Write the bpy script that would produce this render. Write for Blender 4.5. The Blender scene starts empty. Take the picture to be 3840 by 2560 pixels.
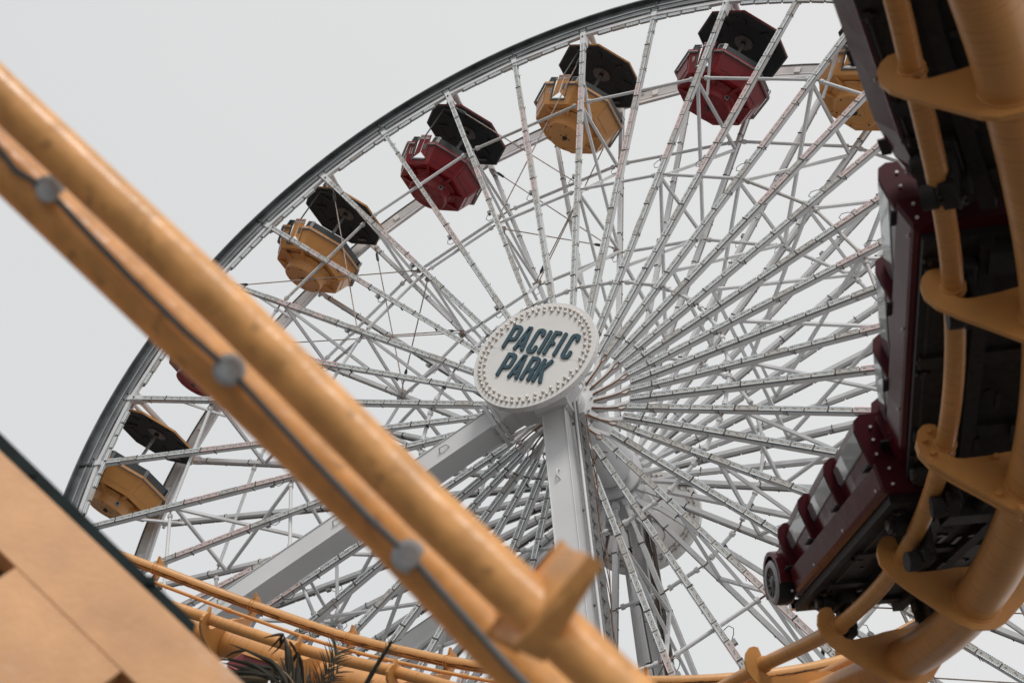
import bpy, math, random
from mathutils import Vector, Matrix
PI = math.pi
V = Vector
scene = bpy.context.scene
HZ = 13.7                                   # height of the wheel's axle above the pier

# ---------------------------------------------------------------- camera
CAM = V((16.5652, -19.7977, 1.6139))
CR = V((0.77929, 0.41948, 0.46556)); CU = V((-0.12023, -0.62903, 0.76803)); CF = V((-0.61502, 0.65449, 0.43976))
cam_data = bpy.data.cameras.new('camera'); cam = bpy.data.objects.new('camera', cam_data)
scene.collection.objects.link(cam); scene.camera = cam
cam.matrix_world = Matrix(((CR.x, CU.x, -CF.x, CAM.x), (CR.y, CU.y, -CF.y, CAM.y), (CR.z, CU.z, -CF.z, CAM.z), (0, 0, 0, 1)))
cam_data.sensor_width = 36; cam_data.lens = 56.096; cam_data.clip_start = 0.05; cam_data.clip_end = 3000
cam_data.dof.use_dof = True; cam_data.dof.focus_distance = 23.5; cam_data.dof.aperture_fstop = 2.9
FPX = 5983.63
def P3(u, v, d):                            # a measured direction and distance turned into a place
    return CAM + d * (CF + (u - 1920) / FPX * CR - (v - 1280) / FPX * CU)

# ---------------------------------------------------------------- sky and sun
world = bpy.data.worlds.new('World'); scene.world = world; world.use_nodes = True
wn = world.node_tree.nodes; wl = world.node_tree.links; wn.clear()
wo = wn.new('ShaderNodeOutputWorld'); bg = wn.new('ShaderNodeBackground'); bg.inputs['Strength'].default_value = 1.0
sky = wn.new('ShaderNodeTexSky'); sky.sky_type = 'NISHITA'; sky.sun_disc = False
SUN_EL, SUN_ROT = math.radians(58), math.radians(188)
sky.sun_elevation = SUN_EL; sky.sun_rotation = SUN_ROT
hs = wn.new('ShaderNodeHueSaturation'); hs.inputs['Saturation'].default_value = 0.12; hs.inputs['Value'].default_value = 0.09
wl.new(sky.outputs[0], hs.inputs['Color'])
tc = wn.new('ShaderNodeTexCoord')
dot = wn.new('ShaderNodeVectorMath'); dot.operation = 'DOT_PRODUCT'; gd = (CR * 0.9 + CU * 0.45).normalized()
dot.inputs[1].default_value = gd; wl.new(tc.outputs['Generated'], dot.inputs[0])
noi = wn.new('ShaderNodeTexNoise'); noi.inputs['Scale'].default_value = 2.2; noi.inputs['Detail'].default_value = 5; noi.inputs['Distortion'].default_value = 0.6
wl.new(tc.outputs['Generated'], noi.inputs['Vector'])
mad = wn.new('ShaderNodeMath'); mad.operation = 'MULTIPLY_ADD'; mad.inputs[1].default_value = 0.34
wl.new(noi.outputs['Fac'], mad.inputs[0]); wl.new(dot.outputs['Value'], mad.inputs[2])
ramp = wn.new('ShaderNodeValToRGB'); wl.new(mad.outputs[0], ramp.inputs[0])
ramp.color_ramp.elements[0].position = 0.0; ramp.color_ramp.elements[0].color = (0.735, 0.747, 0.753, 1)
ramp.color_ramp.elements[1].position = 0.52; ramp.color_ramp.elements[1].color = (0.82, 0.82, 0.815, 1)
mixw = wn.new('ShaderNodeMix'); mixw.data_type = 'RGBA'; mixw.inputs[0].default_value = 0.93
wl.new(hs.outputs[0], mixw.inputs[6]); wl.new(ramp.outputs[0], mixw.inputs[7])
wl.new(mixw.outputs[2], bg.inputs['Color']); wl.new(bg.outputs[0], wo.inputs[0])
sd = bpy.data.lights.new('sun', 'SUN'); sd.energy = 1.6; sd.angle = math.radians(16); sd.color = (1.0, 0.97, 0.93)
sun = bpy.data.objects.new('sun', sd); scene.collection.objects.link(sun)
sdir = V((math.sin(SUN_ROT) * math.cos(SUN_EL), math.cos(SUN_ROT) * math.cos(SUN_EL), math.sin(SUN_EL)))
sun.rotation_euler = sdir.to_track_quat('Z', 'Y').to_euler()
scene.view_settings.view_transform = 'Standard'; scene.view_settings.look = 'None'
scene.view_settings.exposure = 0.0; scene.view_settings.gamma = 1.0
scene.render.engine = 'CYCLES'

# ---------------------------------------------------------------- materials
def mat(name, col, rough=0.5, metal=0.0, var=0.12, vscale=6.0, bump=0.0, bscale=60.0, coat=0.0, spec=0.5, rust=None, uvs=None, wear=None):
    m = bpy.data.materials.new(name); m.use_nodes = True
    n = m.node_tree.nodes; l = m.node_tree.links; b = n['Principled BSDF']
    b.inputs['Roughness'].default_value = rough; b.inputs['Metallic'].default_value = metal
    b.inputs['Coat Weight'].default_value = coat; b.inputs['Specular IOR Level'].default_value = spec
    t = n.new('ShaderNodeTexCoord'); src = t.outputs['Object']
    nz = n.new('ShaderNodeTexNoise'); nz.inputs['Scale'].default_value = vscale; nz.inputs['Detail'].default_value = 6
    l.new(src, nz.inputs['Vector'])
    mr = n.new('ShaderNodeMapRange'); mr.inputs[1].default_value = 0.3; mr.inputs[2].default_value = 0.7
    mr.inputs[3].default_value = 1 - var; mr.inputs[4].default_value = 1 + var
    l.new(nz.outputs['Fac'], mr.inputs[0])
    mx = n.new('ShaderNodeVectorMath'); mx.operation = 'SCALE'; mx.inputs[0].default_value = col
    l.new(mr.outputs[0], mx.inputs['Scale']); out = mx.outputs[0]
    def mixc(fac, c):
        nonlocal out
        k = n.new('ShaderNodeMix'); k.data_type = 'RGBA'; l.new(fac, k.inputs[0]); l.new(out, k.inputs[6]); k.inputs[7].default_value = (*c, 1); out = k.outputs[2]
    def thresh(sock, lo, hi, amt):
        r = n.new('ShaderNodeMapRange'); r.inputs[1].default_value = lo; r.inputs[2].default_value = hi; r.inputs[3].default_value = 0; r.inputs[4].default_value = amt
        l.new(sock, r.inputs[0]); return r.outputs[0]
    if rust:                                # small rust or dirt stains with shapes of their own
        z = n.new('ShaderNodeTexNoise'); z.inputs['Scale'].default_value = rust[1]; z.inputs['Detail'].default_value = 9; z.inputs['Roughness'].default_value = 0.7
        l.new(src, z.inputs['Vector']); mixc(thresh(z.outputs['Fac'], rust[2], rust[2] + 0.08, rust[3]), rust[0])
    if uvs:                                 # fine brush rings round a tube: (scale along, scale around, colour, amount)
        mp = n.new('ShaderNodeMapping'); mp.inputs['Scale'].default_value = (uvs[1], uvs[0], 1)
        l.new(t.outputs['UV'], mp.inputs['Vector'])
        z = n.new('ShaderNodeTexNoise'); z.inputs['Scale'].default_value = 1; z.inputs['Detail'].default_value = 4; l.new(mp.outputs[0], z.inputs['Vector'])
        mixc(thresh(z.outputs['Fac'], 0.52, 0.66, uvs[3]), uvs[2])
    if wear:                                # dark scraped line where wheels run
        mp = n.new('ShaderNodeMapping'); mp.inputs['Scale'].default_value = (7, 2.6, 1)
        l.new(t.outputs['UV'], mp.inputs['Vector'])
        z = n.new('ShaderNodeTexNoise'); z.inputs['Scale'].default_value = 2.2; z.inputs['Detail'].default_value = 8; z.inputs['Roughness'].default_value = 0.75; l.new(mp.outputs[0], z.inputs['Vector'])
        sx = n.new('ShaderNodeSeparateXYZ'); l.new(t.outputs['UV'], sx.inputs[0])
        prev = None
        for c0, wd in wear:
            s1 = n.new('ShaderNodeMath'); s1.operation = 'SUBTRACT'; l.new(sx.outputs[0], s1.inputs[0]); s1.inputs[1].default_value = c0
            s2 = n.new('ShaderNodeMath'); s2.operation = 'ABSOLUTE'; l.new(s1.outputs[0], s2.inputs[0])
            s3 = n.new('ShaderNodeMapRange'); l.new(s2.outputs[0], s3.inputs[0]); s3.inputs[1].default_value = wd; s3.inputs[2].default_value = 0; s3.inputs[3].default_value = 0; s3.inputs[4].default_value = 0.3
            if prev is None: prev = s3.outputs[0]
            else:
                s4 = n.new('ShaderNodeMath'); s4.operation = 'MAXIMUM'; l.new(prev, s4.inputs[0]); l.new(s3.outputs[0], s4.inputs[1]); prev = s4.outputs[0]
        s5 = n.new('ShaderNodeMath'); s5.operation = 'ADD'; l.new(prev, s5.inputs[0]); l.new(z.outputs['Fac'], s5.inputs[1])
        mixc(thresh(s5.outputs[0], 0.62, 0.70, 0.92), (0.035, 0.025, 0.018))
    l.new(out, b.inputs['Base Color'])
    if bump:
        z = n.new('ShaderNodeTexNoise'); z.inputs['Scale'].default_value = bscale; z.inputs['Detail'].default_value = 3; l.new(src, z.inputs['Vector'])
        bp = n.new('ShaderNodeBump'); bp.inputs['Strength'].default_value = bump; bp.inputs['Distance'].default_value = 0.01
        l.new(z.outputs['Fac'], bp.inputs['Height']); l.new(bp.outputs[0], b.inputs['Normal'])
    return m
def emat(name, base, em, strength, freq=None):
    m = mat(name, base, 0.4); n = m.node_tree.nodes; l = m.node_tree.links; b = n['Principled BSDF']
    b.inputs['Emission Color'].default_value = (*em, 1)
    if freq:
        t = n.new('ShaderNodeTexCoord'); s = n.new('ShaderNodeSeparateXYZ'); l.new(t.outputs['UV'], s.inputs[0])
        a = n.new('ShaderNodeMath'); a.operation = 'MULTIPLY'; a.inputs[1].default_value = freq; l.new(s.outputs[1], a.inputs[0])
        f = n.new('ShaderNodeMath'); f.operation = 'FRACT'; l.new(a.outputs[0], f.inputs[0])
        g = n.new('ShaderNodeMath'); g.operation = 'GREATER_THAN'; g.inputs[1].default_value = 0.45; l.new(f.outputs[0], g.inputs[0])
        k = n.new('ShaderNodeMath'); k.operation = 'MULTIPLY'; k.inputs[1].default_value = strength; l.new(g.outputs[0], k.inputs[0])
        l.new(k.outputs[0], b.inputs['Emission Strength'])
    else: b.inputs['Emission Strength'].default_value = strength
    return m
RUST = (0.16, 0.07, 0.035)
M_WHITE = mat('white_steel', (0.68, 0.68, 0.685), 0.5, var=0.06, vscale=2.0, rust=((0.32, 0.24, 0.19), 5.0, 0.66, 0.45))
M_LEG = mat('white_leg_paint', (0.66, 0.66, 0.665), 0.45, var=0.04, vscale=1.2, bump=0.12, bscale=30, rust=((0.36, 0.27, 0.22), 3.0, 0.69, 0.4))
M_WORN = mat('worn_white_steel', (0.52, 0.50, 0.48), 0.55, var=0.12, vscale=9, rust=((0.10, 0.09, 0.09), 14.0, 0.60, 0.8))
M_RUSTY = mat('rusty_rod', (0.44, 0.36, 0.31), 0.7, var=0.25, vscale=30, rust=(RUST, 30.0, 0.5, 0.9))
M_DARKSTEEL = mat('dark_steel', (0.045, 0.047, 0.048), 0.4, 0.3, var=0.3, vscale=8)
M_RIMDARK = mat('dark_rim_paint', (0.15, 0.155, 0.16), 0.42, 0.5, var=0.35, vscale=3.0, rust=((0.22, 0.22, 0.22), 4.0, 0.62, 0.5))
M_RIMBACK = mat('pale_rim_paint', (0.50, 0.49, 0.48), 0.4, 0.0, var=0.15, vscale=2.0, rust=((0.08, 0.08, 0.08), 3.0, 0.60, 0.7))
M_RIMMID = mat('grey_rim_paint', (0.30, 0.305, 0.31), 0.30, 0.7, var=0.2, vscale=2.0)
M_PANEL = mat('strip_panel', (0.47, 0.455, 0.43), 0.55, var=0.08, vscale=12, rust=((0.2, 0.18, 0.16), 26.0, 0.64, 0.5))
M_STRIPBACK = mat('strip_backing', (0.10, 0.09, 0.085), 0.6)
M_LEDW = emat('led_cold', (0.5, 0.53, 0.55), (0.72, 0.90, 1.0), 0.55, 28)
M_LEDR = emat('led_pink', (0.6, 0.4, 0.4), (1.0, 0.42, 0.42), 0.5, 28)
M_LEDO = mat('led_off', (0.42, 0.40, 0.37), 0.5)
M_CABLE = mat('brown_cable', (0.20, 0.095, 0.045), 0.6)
M_BLACK = mat('black_cable', (0.018, 0.018, 0.019), 0.55)
M_YEL = mat('yellow_paint', (0.66, 0.31, 0.098), 0.34, var=0.10, vscale=2.5, bump=0.10, bscale=70, rust=((0.20, 0.10, 0.045), 9.0, 0.70, 0.6), uvs=(75, 2.6, (0.38, 0.165, 0.045), 0.45))
M_YELP = mat('yellow_plate_paint', (0.66, 0.31, 0.092), 0.42, var=0.08, vscale=5, bump=0.25, bscale=120, rust=((0.18, 0.09, 0.04), 12.0, 0.70, 0.6))
M_YELW = mat('yellow_rail_scraped', (0.66, 0.335, 0.118), 0.38, var=0.07, vscale=2.5, bump=0.1, bscale=70, uvs=(60, 2.2, (0.52, 0.25, 0.085), 0.4), wear=((0.36, 0.05), (0.43, 0.035), (0.10, 0.02)))
M_YELN = mat('yellow_near_paint', (0.74, 0.36, 0.12), 0.30, var=0.20, vscale=13, bump=0.45, bscale=11, rust=((0.26, 0.13, 0.05), 14.0, 0.58, 0.6))
M_SLAB = mat('yellow_slab_paint', (0.62, 0.325, 0.145), 0.55, var=0.16, vscale=5, bump=0.2, bscale=60, rust=((0.62, 0.46, 0.36), 3.5, 0.60, 0.35))
M_GREENBLK = mat('dark_green_edge', (0.007, 0.014, 0.014), 0.7, var=0.3, vscale=12, spec=0.15)
M_GREYBAR = mat('grey_cable', (0.10, 0.135, 0.155), 0.5, var=0.2)
M_BOLT = mat('zinc_bolt', (0.56, 0.62, 0.66), 0.45, 0.0, var=0.15, vscale=40)
M_CARG = mat('maroon_gloss', (0.080, 0.009, 0.014), 0.16, 0.0, var=0.05, coat=0.0, spec=0.22, bump=0.22, bscale=5.0)
M_CARM = mat('maroon_satin', (0.062, 0.007, 0.012), 0.6, var=0.08, spec=0.12, vscale=15, bump=0.05, bscale=150)
M_UNDER = mat('black_chassis', (0.030, 0.030, 0.030), 0.6, var=0.25, vscale=20, spec=0.25)
M_SOOT = mat('grimy_steel', (0.030, 0.025, 0.020), 0.45, 0.4, var=0.5, vscale=30)
M_GLASS = mat('dark_gloss_window', (0.22, 0.23, 0.235), 0.12, 0.0, var=0.05, coat=1.0, bump=0.03, bscale=4)
M_TRIM = mat('dark_teal_trim', (0.025, 0.045, 0.055), 0.35)
M_CHROME = mat('chrome', (0.55, 0.55, 0.53), 0.16, 1.0, var=0.05)
M_TYRE = mat('black_tyre', (0.016, 0.016, 0.016), 0.65, bump=0.3, bscale=40)
M_TYREW = mat('greywall_tyre', (0.40, 0.39, 0.40), 0.55)
M_GYEL = mat('gondola_yellow', (0.64, 0.29, 0.080), 0.42, var=0.04, vscale=5, bump=0.06, bscale=90, coat=0.15)
M_GRED = mat('gondola_red', (0.23, 0.011, 0.015), 0.40, var=0.06, vscale=5, bump=0.05, bscale=90, coat=0.12, spec=0.35)
M_ROOFIN = mat('roof_lining', (0.022, 0.031, 0.037), 0.7, var=0.15, vscale=4)
M_ROOFRIB = mat('roof_lining_rib', (0.022, 0.023, 0.024), 0.6)
M_SHIELD = mat('dark_shield', (0.030, 0.036, 0.036), 0.3, var=0.1)
M_GREY = mat('grey_metal', (0.30, 0.30, 0.30), 0.4, 0.4, var=0.15, vscale=14, rust=((0.12, 0.10, 0.09), 20, 0.6, 0.6))
M_LADDER = mat('ladder_steel', (0.23, 0.225, 0.22), 0.45, 0.3, var=0.25, vscale=20, rust=((0.14, 0.08, 0.05), 16, 0.62, 0.6))
M_GREYD = mat('dark_grey_metal', (0.11, 0.11, 0.11), 0.45, 0.3, var=0.3, vscale=20)
M_DISC = mat('ceiling_disc', (0.15, 0.14, 0.135), 0.45, 0.2, var=0.1)
M_LABEL = mat('white_label', (0.72, 0.70, 0.68), 0.5)
M_NUM = mat('number_paint', (0.70, 0.62, 0.55), 0.5)
M_LRED = mat('label_red', (0.28, 0.03, 0.04), 0.5)
M_SIGN = mat('sign_white', (0.74, 0.72, 0.70), 0.4, var=0.03, vscale=2, rust=((0.25, 0.18, 0.14), 9.0, 0.74, 0.7))
M_TEAL = mat('sign_letter_teal', (0.018, 0.062, 0.085), 0.4, var=0.1, vscale=12)
M_BULB = mat('bulb_glass', (0.78, 0.71, 0.64), 0.15, var=0.05, coat=0.6)
M_SOCK = mat('bulb_socket', (0.34, 0.30, 0.27), 0.5)
M_PALM = mat('palm_leaf', (0.038, 0.032, 0.020), 0.5, var=0.4, vscale=25)
M_PALMD = mat('palm_dry', (0.17, 0.12, 0.065), 0.6, var=0.3, vscale=25)
M_TRUNK = mat('palm_bark', (0.10, 0.07, 0.05), 0.8, bump=0.6, bscale=25)
M_CANRED = mat('red_canopy_paint', (0.27, 0.045, 0.05), 0.5, var=0.05)
M_GROUND = mat('pier_boards', (0.085, 0.082, 0.08), 0.8, var=0.15, vscale=0.8, bump=0.3, bscale=20)

# ---------------------------------------------------------------- mesh helpers
class MB:
    def __init__(self): self.v = []; self.f = []; self.m = []; self.uv = []; self.s = []
    def add(self, vs, fs, mi=0, uvs=None, smooth=False):
        o = len(self.v); self.v += [V(x) for x in vs]
        for i, f in enumerate(fs):
            self.f.append([o + j for j in f]); self.m.append(mi); self.s.append(smooth)
            self.uv.append(uvs[i] if uvs else [(0, 0)] * len(f))
        return self
    def box(self, c, s, R=None, mi=0, uvy=None):
        h = V(s) / 2; c = V(c); vs = []
        for x in (-1, 1):
            for y in (-1, 1):
                for z in (-1, 1):
                    p = V((x * h.x, y * h.y, z * h.z)); vs.append(c + (R @ p if R else p))
        fs = [(0, 1, 3, 2), (4, 6, 7, 5), (0, 4, 5, 1), (2, 3, 7, 6), (0, 2, 6, 4), (1, 5, 7, 3)]
        uvs = None
        if uvy is not None:
            zz = [(-1) ** (1 - (i & 1)) for i in range(8)]
            uvs = [[(0, uvy + h.z * zz[j]) for j in f] for f in fs]
        return self.add(vs, fs, mi, uvs)
    def beam(self, a, b, w, d, up=V((0, 1, 0)), mi=0):
        a = V(a); b = V(b); z = (b - a).normalized(); x = z.cross(up)
        if x.length < 1e-4: x = z.orthogonal()
        x.normalize(); y = z.cross(x)
        R = Matrix((x, y, z)).transposed()
        return self.box((a + b) / 2, (w, d, (b - a).length), R, mi)
    def tube(self, pts, r, seg=12, mi=0, caps=True, smooth=True, rs=None, u0=0.0):
        pts = [V(p) for p in pts]; n = len(pts); T = []
        for i in range(n):
            t = pts[min(i + 1, n - 1)] - pts[max(i - 1, 0)]; T.append(t.normalized())
        up = T[0].orthogonal().normalized()
        if abs(T[0].z) < 0.95: up = (V((0, 0, 1)) - T[0] * T[0].z).normalized()
        vs = []; L = 0; Ls = []
        for i in range(n):
            up = (up - T[i] * up.dot(T[i])).normalized(); bi = T[i].cross(up)
            if i: L += (pts[i] - pts[i - 1]).length
            Ls.append(L); rr = rs[i] if rs else r
            for k in range(seg):
                a = 2 * PI * k / seg; vs.append(pts[i] + (up * math.cos(a) + bi * math.sin(a)) * rr)
        fs = []; uvs = []
        for i in range(n - 1):
            for k in range(seg):
                k2 = (k + 1) % seg; fs.append((i * seg + k, i * seg + k2, (i + 1) * seg + k2, (i + 1) * seg + k))
                uvs.append([(k / seg, Ls[i]), ((k + 1) / seg, Ls[i]), ((k + 1) / seg, Ls[i + 1]), (k / seg, Ls[i + 1])])
        self.add(vs, fs, mi, uvs, smooth)
        if caps:
            self.add(vs[:seg], [tuple(range(seg))[::-1]], mi); self.add(vs[-seg:], [tuple(range(seg))], mi)
        return self
    def prism(self, poly, o, ax, ay, az, d0, d1, mi=0, mi_side=None, inset=0):
        o = V(o); n = len(poly); vs = [o + ax * x + ay * y + az * d0 for x, y in poly] + [o + ax * x + ay * y + az * d1 for x, y in poly]
        self.add(vs, [tuple(range(n))[::-1], tuple(range(n, 2 * n))], mi)
        self.add(vs, [(i, (i + 1) % n, n + (i + 1) % n, n + i) for i in range(n)], mi if mi_side is None else mi_side)
        return self
    def disc(self, c, ax, r, t, seg=24, mi=0, r2=None):
        c = V(c); ax = V(ax).normalized()
        return self.tube([c - ax * t / 2, c + ax * t / 2], r, seg, mi, rs=[r, r2 if r2 else r])
    def lathe(self, prof, o, ax, ay, az, seg=32, mi=0, smooth=True):
        o = V(o); vs = []; m = len(prof)
        for r, h in prof:
            for k in range(seg):
                a = 2 * PI * k / seg; vs.append(o + ax * (r * math.cos(a)) + ay * (r * math.sin(a)) + az * h)
        fs = [(i * seg + k, i * seg + (k + 1) % seg, (i + 1) * seg + (k + 1) % seg, (i + 1) * seg + k) for i in range(m - 1) for k in range(seg)]
        return self.add(vs, fs, mi, None, smooth)
    def xf(self, M): self.v = [M @ p for p in self.v]; return self
    def build(self, name, mats, parent=None, off=None, bevel=0):
        if not isinstance(mats, (list, tuple)): mats = [mats]
        me = bpy.data.meshes.new(name); o0 = V(off) if off else V((0, 0, 0))
        me.from_pydata([tuple(p - o0) for p in self.v], [], self.f)
        for m in mats: me.materials.append(m)
        me.polygons.foreach_set('material_index', self.m); me.polygons.foreach_set('use_smooth', self.s)
        uvl = me.uv_layers.new(name='UVMap'); flat = [c for fu in self.uv for q in fu for c in q]
        uvl.data.foreach_set('uv', flat); me.validate(); me.update()
        ob = bpy.data.objects.new(name, me); scene.collection.objects.link(ob)
        if parent: ob.parent = parent
        if bevel:
            b = ob.modifiers.new('bevel', 'BEVEL'); b.width = bevel; b.segments = 2; b.limit_method = 'ANGLE'; b.angle_limit = math.radians(40)
        return ob
def thing(name, label, cat, loc=(0, 0, 0), group=None, R=None):
    o = bpy.data.objects.new(name, None); scene.collection.objects.link(o); o.empty_display_size = 0.3
    if R is not None: o.matrix_world = Matrix.Translation(V(loc)) @ R.to_4x4()
    else: o.location = loc
    o['label'] = label; o['category'] = cat
    if group: o['group'] = group
    return o
def tag(o, label, cat, group=None):
    o['label'] = label; o['category'] = cat
    if group: o['group'] = group
    return o
def clone(o, parent, rot=None, loc=None):
    c = o.copy(); scene.collection.objects.link(c); c.parent = parent
    if rot is not None: c.rotation_euler = rot
    if loc is not None: c.location = loc
    return c
X, Y, Z = V((1, 0, 0)), V((0, 1, 0)), V((0, 0, 1))
def text_mesh(s, size, mb, o, ax, ay, az, depth=0.004, mi=0, bold=0.0, align='CENTER', sx=1.0):
    cu = bpy.data.curves.new('t', 'FONT'); cu.body = s; cu.size = size; cu.align_x = align; cu.align_y = 'CENTER'; cu.extrude = depth / 2; cu.offset = bold; cu.resolution_u = 3
    ob = bpy.data.objects.new('t', cu); scene.collection.objects.link(ob)
    bpy.context.view_layer.update(); dg = bpy.context.evaluated_depsgraph_get(); me = ob.evaluated_get(dg).to_mesh()
    vs = [V(o) + ax * (v.co.x * sx) + ay * v.co.y + az * v.co.z for v in me.vertices]; fs = [tuple(p.vertices) for p in me.polygons]
    mb.add(vs, fs, mi); ob.to_mesh_clear(); bpy.data.objects.remove(ob); bpy.data.curves.remove(cu)

# ---------------------------------------------------------------- ground
g = MB(); g.add([(-400, -400, 0), (400, -400, 0), (400, 400, 0), (-400, 400, 0)], [(0, 1, 2, 3)])
gr = g.build('ground', M_GROUND); gr['kind'] = 'structure'

# ================================================================ ferris wheel
WY = 2.2237                                  # distance between the two faces of the wheel
PH = math.radians(45.376)
def ang(n): return PH + math.radians(18) * (n - 11)
def wp(n, r, y=0.0): a = ang(n); return V((-r * math.sin(a), y, r * math.cos(a)))
wheel = thing('ferris_wheel', 'big white spoked observation wheel with light strips behind the round sign', 'ferris wheel', (0, 0, HZ))
rnd = random.Random(5)

# rims
def ring_mesh(y0, sgn, seg=240, back=False):
    prof = [(10.93, -0.10, 0.03), ]
    mb = MB()
    def ring(r0, r1, ya, yb, mi):
        vs = []
        for k in range(seg):
            a = 2 * PI * k / seg
            for r, y in ((r0, ya), (r1, ya), (r1, yb), (r0, yb)):
                vs.append((-r * math.sin(a), y0 + sgn * y, r * math.cos(a)))
        fs = []
        for k in range(seg):
            b = 4 * k; c = 4 * ((k + 1) % seg)
            for j in range(4): fs.append((b + j, b + (j + 1) % 4, c + (j + 1) % 4, c + j))
        mb.add(vs, fs, mi)
    if back:
        ring(10.95, 11.20, -0.02, 0.02, 0); ring(11.20, 11.225, -0.05, 0.04, 2); ring(10.925, 10.95, -0.05, 0.03, 1)
        return mb
    ring(10.96, 11.36, -0.03, 0.02, 0); ring(11.36, 11.40, -0.13, 0.10, 0); ring(10.93, 10.96, -0.10, 0.06, 2)
    ring(11.15, 11.19, -0.045, -0.03, 1)
    return mb
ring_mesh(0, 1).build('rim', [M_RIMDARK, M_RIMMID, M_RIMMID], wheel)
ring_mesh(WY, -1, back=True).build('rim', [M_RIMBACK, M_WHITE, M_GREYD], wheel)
# chord beams and light bars inside each bay of the rim
for face, y0, sg in (('f', 0, 1), ('b', WY, -1)):
    for k in range(40):
        n0, n1 = k / 2, (k + 1) / 2
        if face == 'b' and not (7 <= n0 <= 16): pass
        mb = MB(); a, b = wp(n0, 10.885, y0 - sg * 0.02), wp(n1, 10.885, y0 - sg * 0.02)
        if face == 'b':
            mb.beam(wp(n0, 10.87, y0), wp(n1, 10.87, y0), 0.07, 0.07); mb.box(wp(n0 + .25, 11.02, y0 - .05), (.14, .03, .16), Matrix.Rotation(-ang(n0 + .25), 3, 'Y')); mb.build('rim_beam', [M_WHITE, M_DARKSTEEL], wheel); continue
        mb.beam(a, b, 0.10, 0.08); mb.box(wp(n0, 10.86, y0 - sg * 0.075), (0.12, 0.03, 0.16), Matrix.Rotation(-ang(n0), 3, 'Y'))
        if k % 2: mb.box(wp(n0, 11.16, y0 - sg * 0.045), (0.05, 0.04, 0.42), Matrix.Rotation(-ang(n0), 3, 'Y'), 1)
        for q in (-.004, .004):
            mb.disc(wp(n0 + q * 6, 10.985, y0 - sg * 0.11), Y, 0.02, 0.03, 8, 1)
        mb.build('rim_beam', [M_WHITE, M_DARKSTEEL], wheel)
    for k in range(20 if face == 'f' else 0):
        mb = MB()
        for hh in (0, 1):
            for q in range(4):
                t0 = 0.11 + hh * 0.395 + q * 0.0985; t1 = t0 + 0.085
                lit = rnd.random() > 0.12
                ra = 10.72 - 0.05 * math.sin((t0 + t1) / 2 * PI) 
                a, b = wp(k + t0, ra, y0 - sg * 0.06), wp(k + t1, ra, y0 - sg * 0.06)
                mb.beam(a, b, 0.075, 0.05, mi=0)
                if face == 'f':
                    c = (a + b) / 2; R = Matrix.Rotation(-(ang(k + (t0 + t1) / 2)) + PI / 2, 3, 'Y'); L = (b - a).length
                    for s_ in (-1, 1):
                        mb.box(c + R @ V((s_ * 0.026, -0.029, 0)), (0.009, 0.008, L * 0.94), R, 1 if lit else 2, uvy=q * 0.5)
            a, b = wp(k + 0.10 + hh * 0.395, 10.735, y0 - sg * 0.03), wp(k + 0.505 + hh * 0.395, 10.735, y0 - sg * 0.03)
            mb.beam(a, b, 0.05, 0.03, mi=3)
        mb.build('rim_light', [M_PANEL, M_LEDW, M_LEDO, M_GREYD], wheel)

# spokes
def spoke_mb(inter, back):
    mb = MB(); s = -1 if not back else 1
    if inter:
        mb.beam((0.125, 0, 0.79), (0.03, 0, 1.32), 0.06, 0.07, mi=0); mb.beam((0.03, 0, 1.3), (0, 0, 10.78), 0.078, 0.085, mi=0)
        mb.box((0, 0, 10.74), (0.10, 0.13, 0.07), None, 0)
        mb.disc((-.05, 0.03, 10.74), X, 0.035, 0.10, 8, 0)
    else:
        mb.beam((0, 0, 0.55), (0, 0, 1.5), 0.062, 0.085, mi=0); mb.beam((0, 0, 1.5), (0, 0, 10.9), 0.082, 0.09, mi=0)
        mb.box((0, 0, 10.72), (0.13, 0.16, 0.42), None, 0); mb.box((0, s * 0.085, 10.66), (0.10, 0.02, 0.34), None, 0)
        mb.box((0, 0, 0.64), (0.10, 0.12, 0.14), None, 0)
        mb.disc((0, s * 0.1, 10.74), Y, 0.02, 0.03, 8, 1)
    r = 1.7
    while r < 10.4:                          # dark straps round the tube with loose ends
        mb.box((0, 0, r), (0.094, 0.118, 0.012), None, 1); mb.box((0.062, -0.02, r - 0.03), (0.009, 0.009, 0.09), Matrix.Rotation(0.5, 3, 'Y'), 1)
        r += 1.23
    if back: mb.box((0.0, 0.062, 5.9), (0.06, 0.02, 9.2), None, 1)
    return mb
protos = {}
for inter in (0, 1):
    for back in (0, 1):
        protos[inter, back] = None
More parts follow.
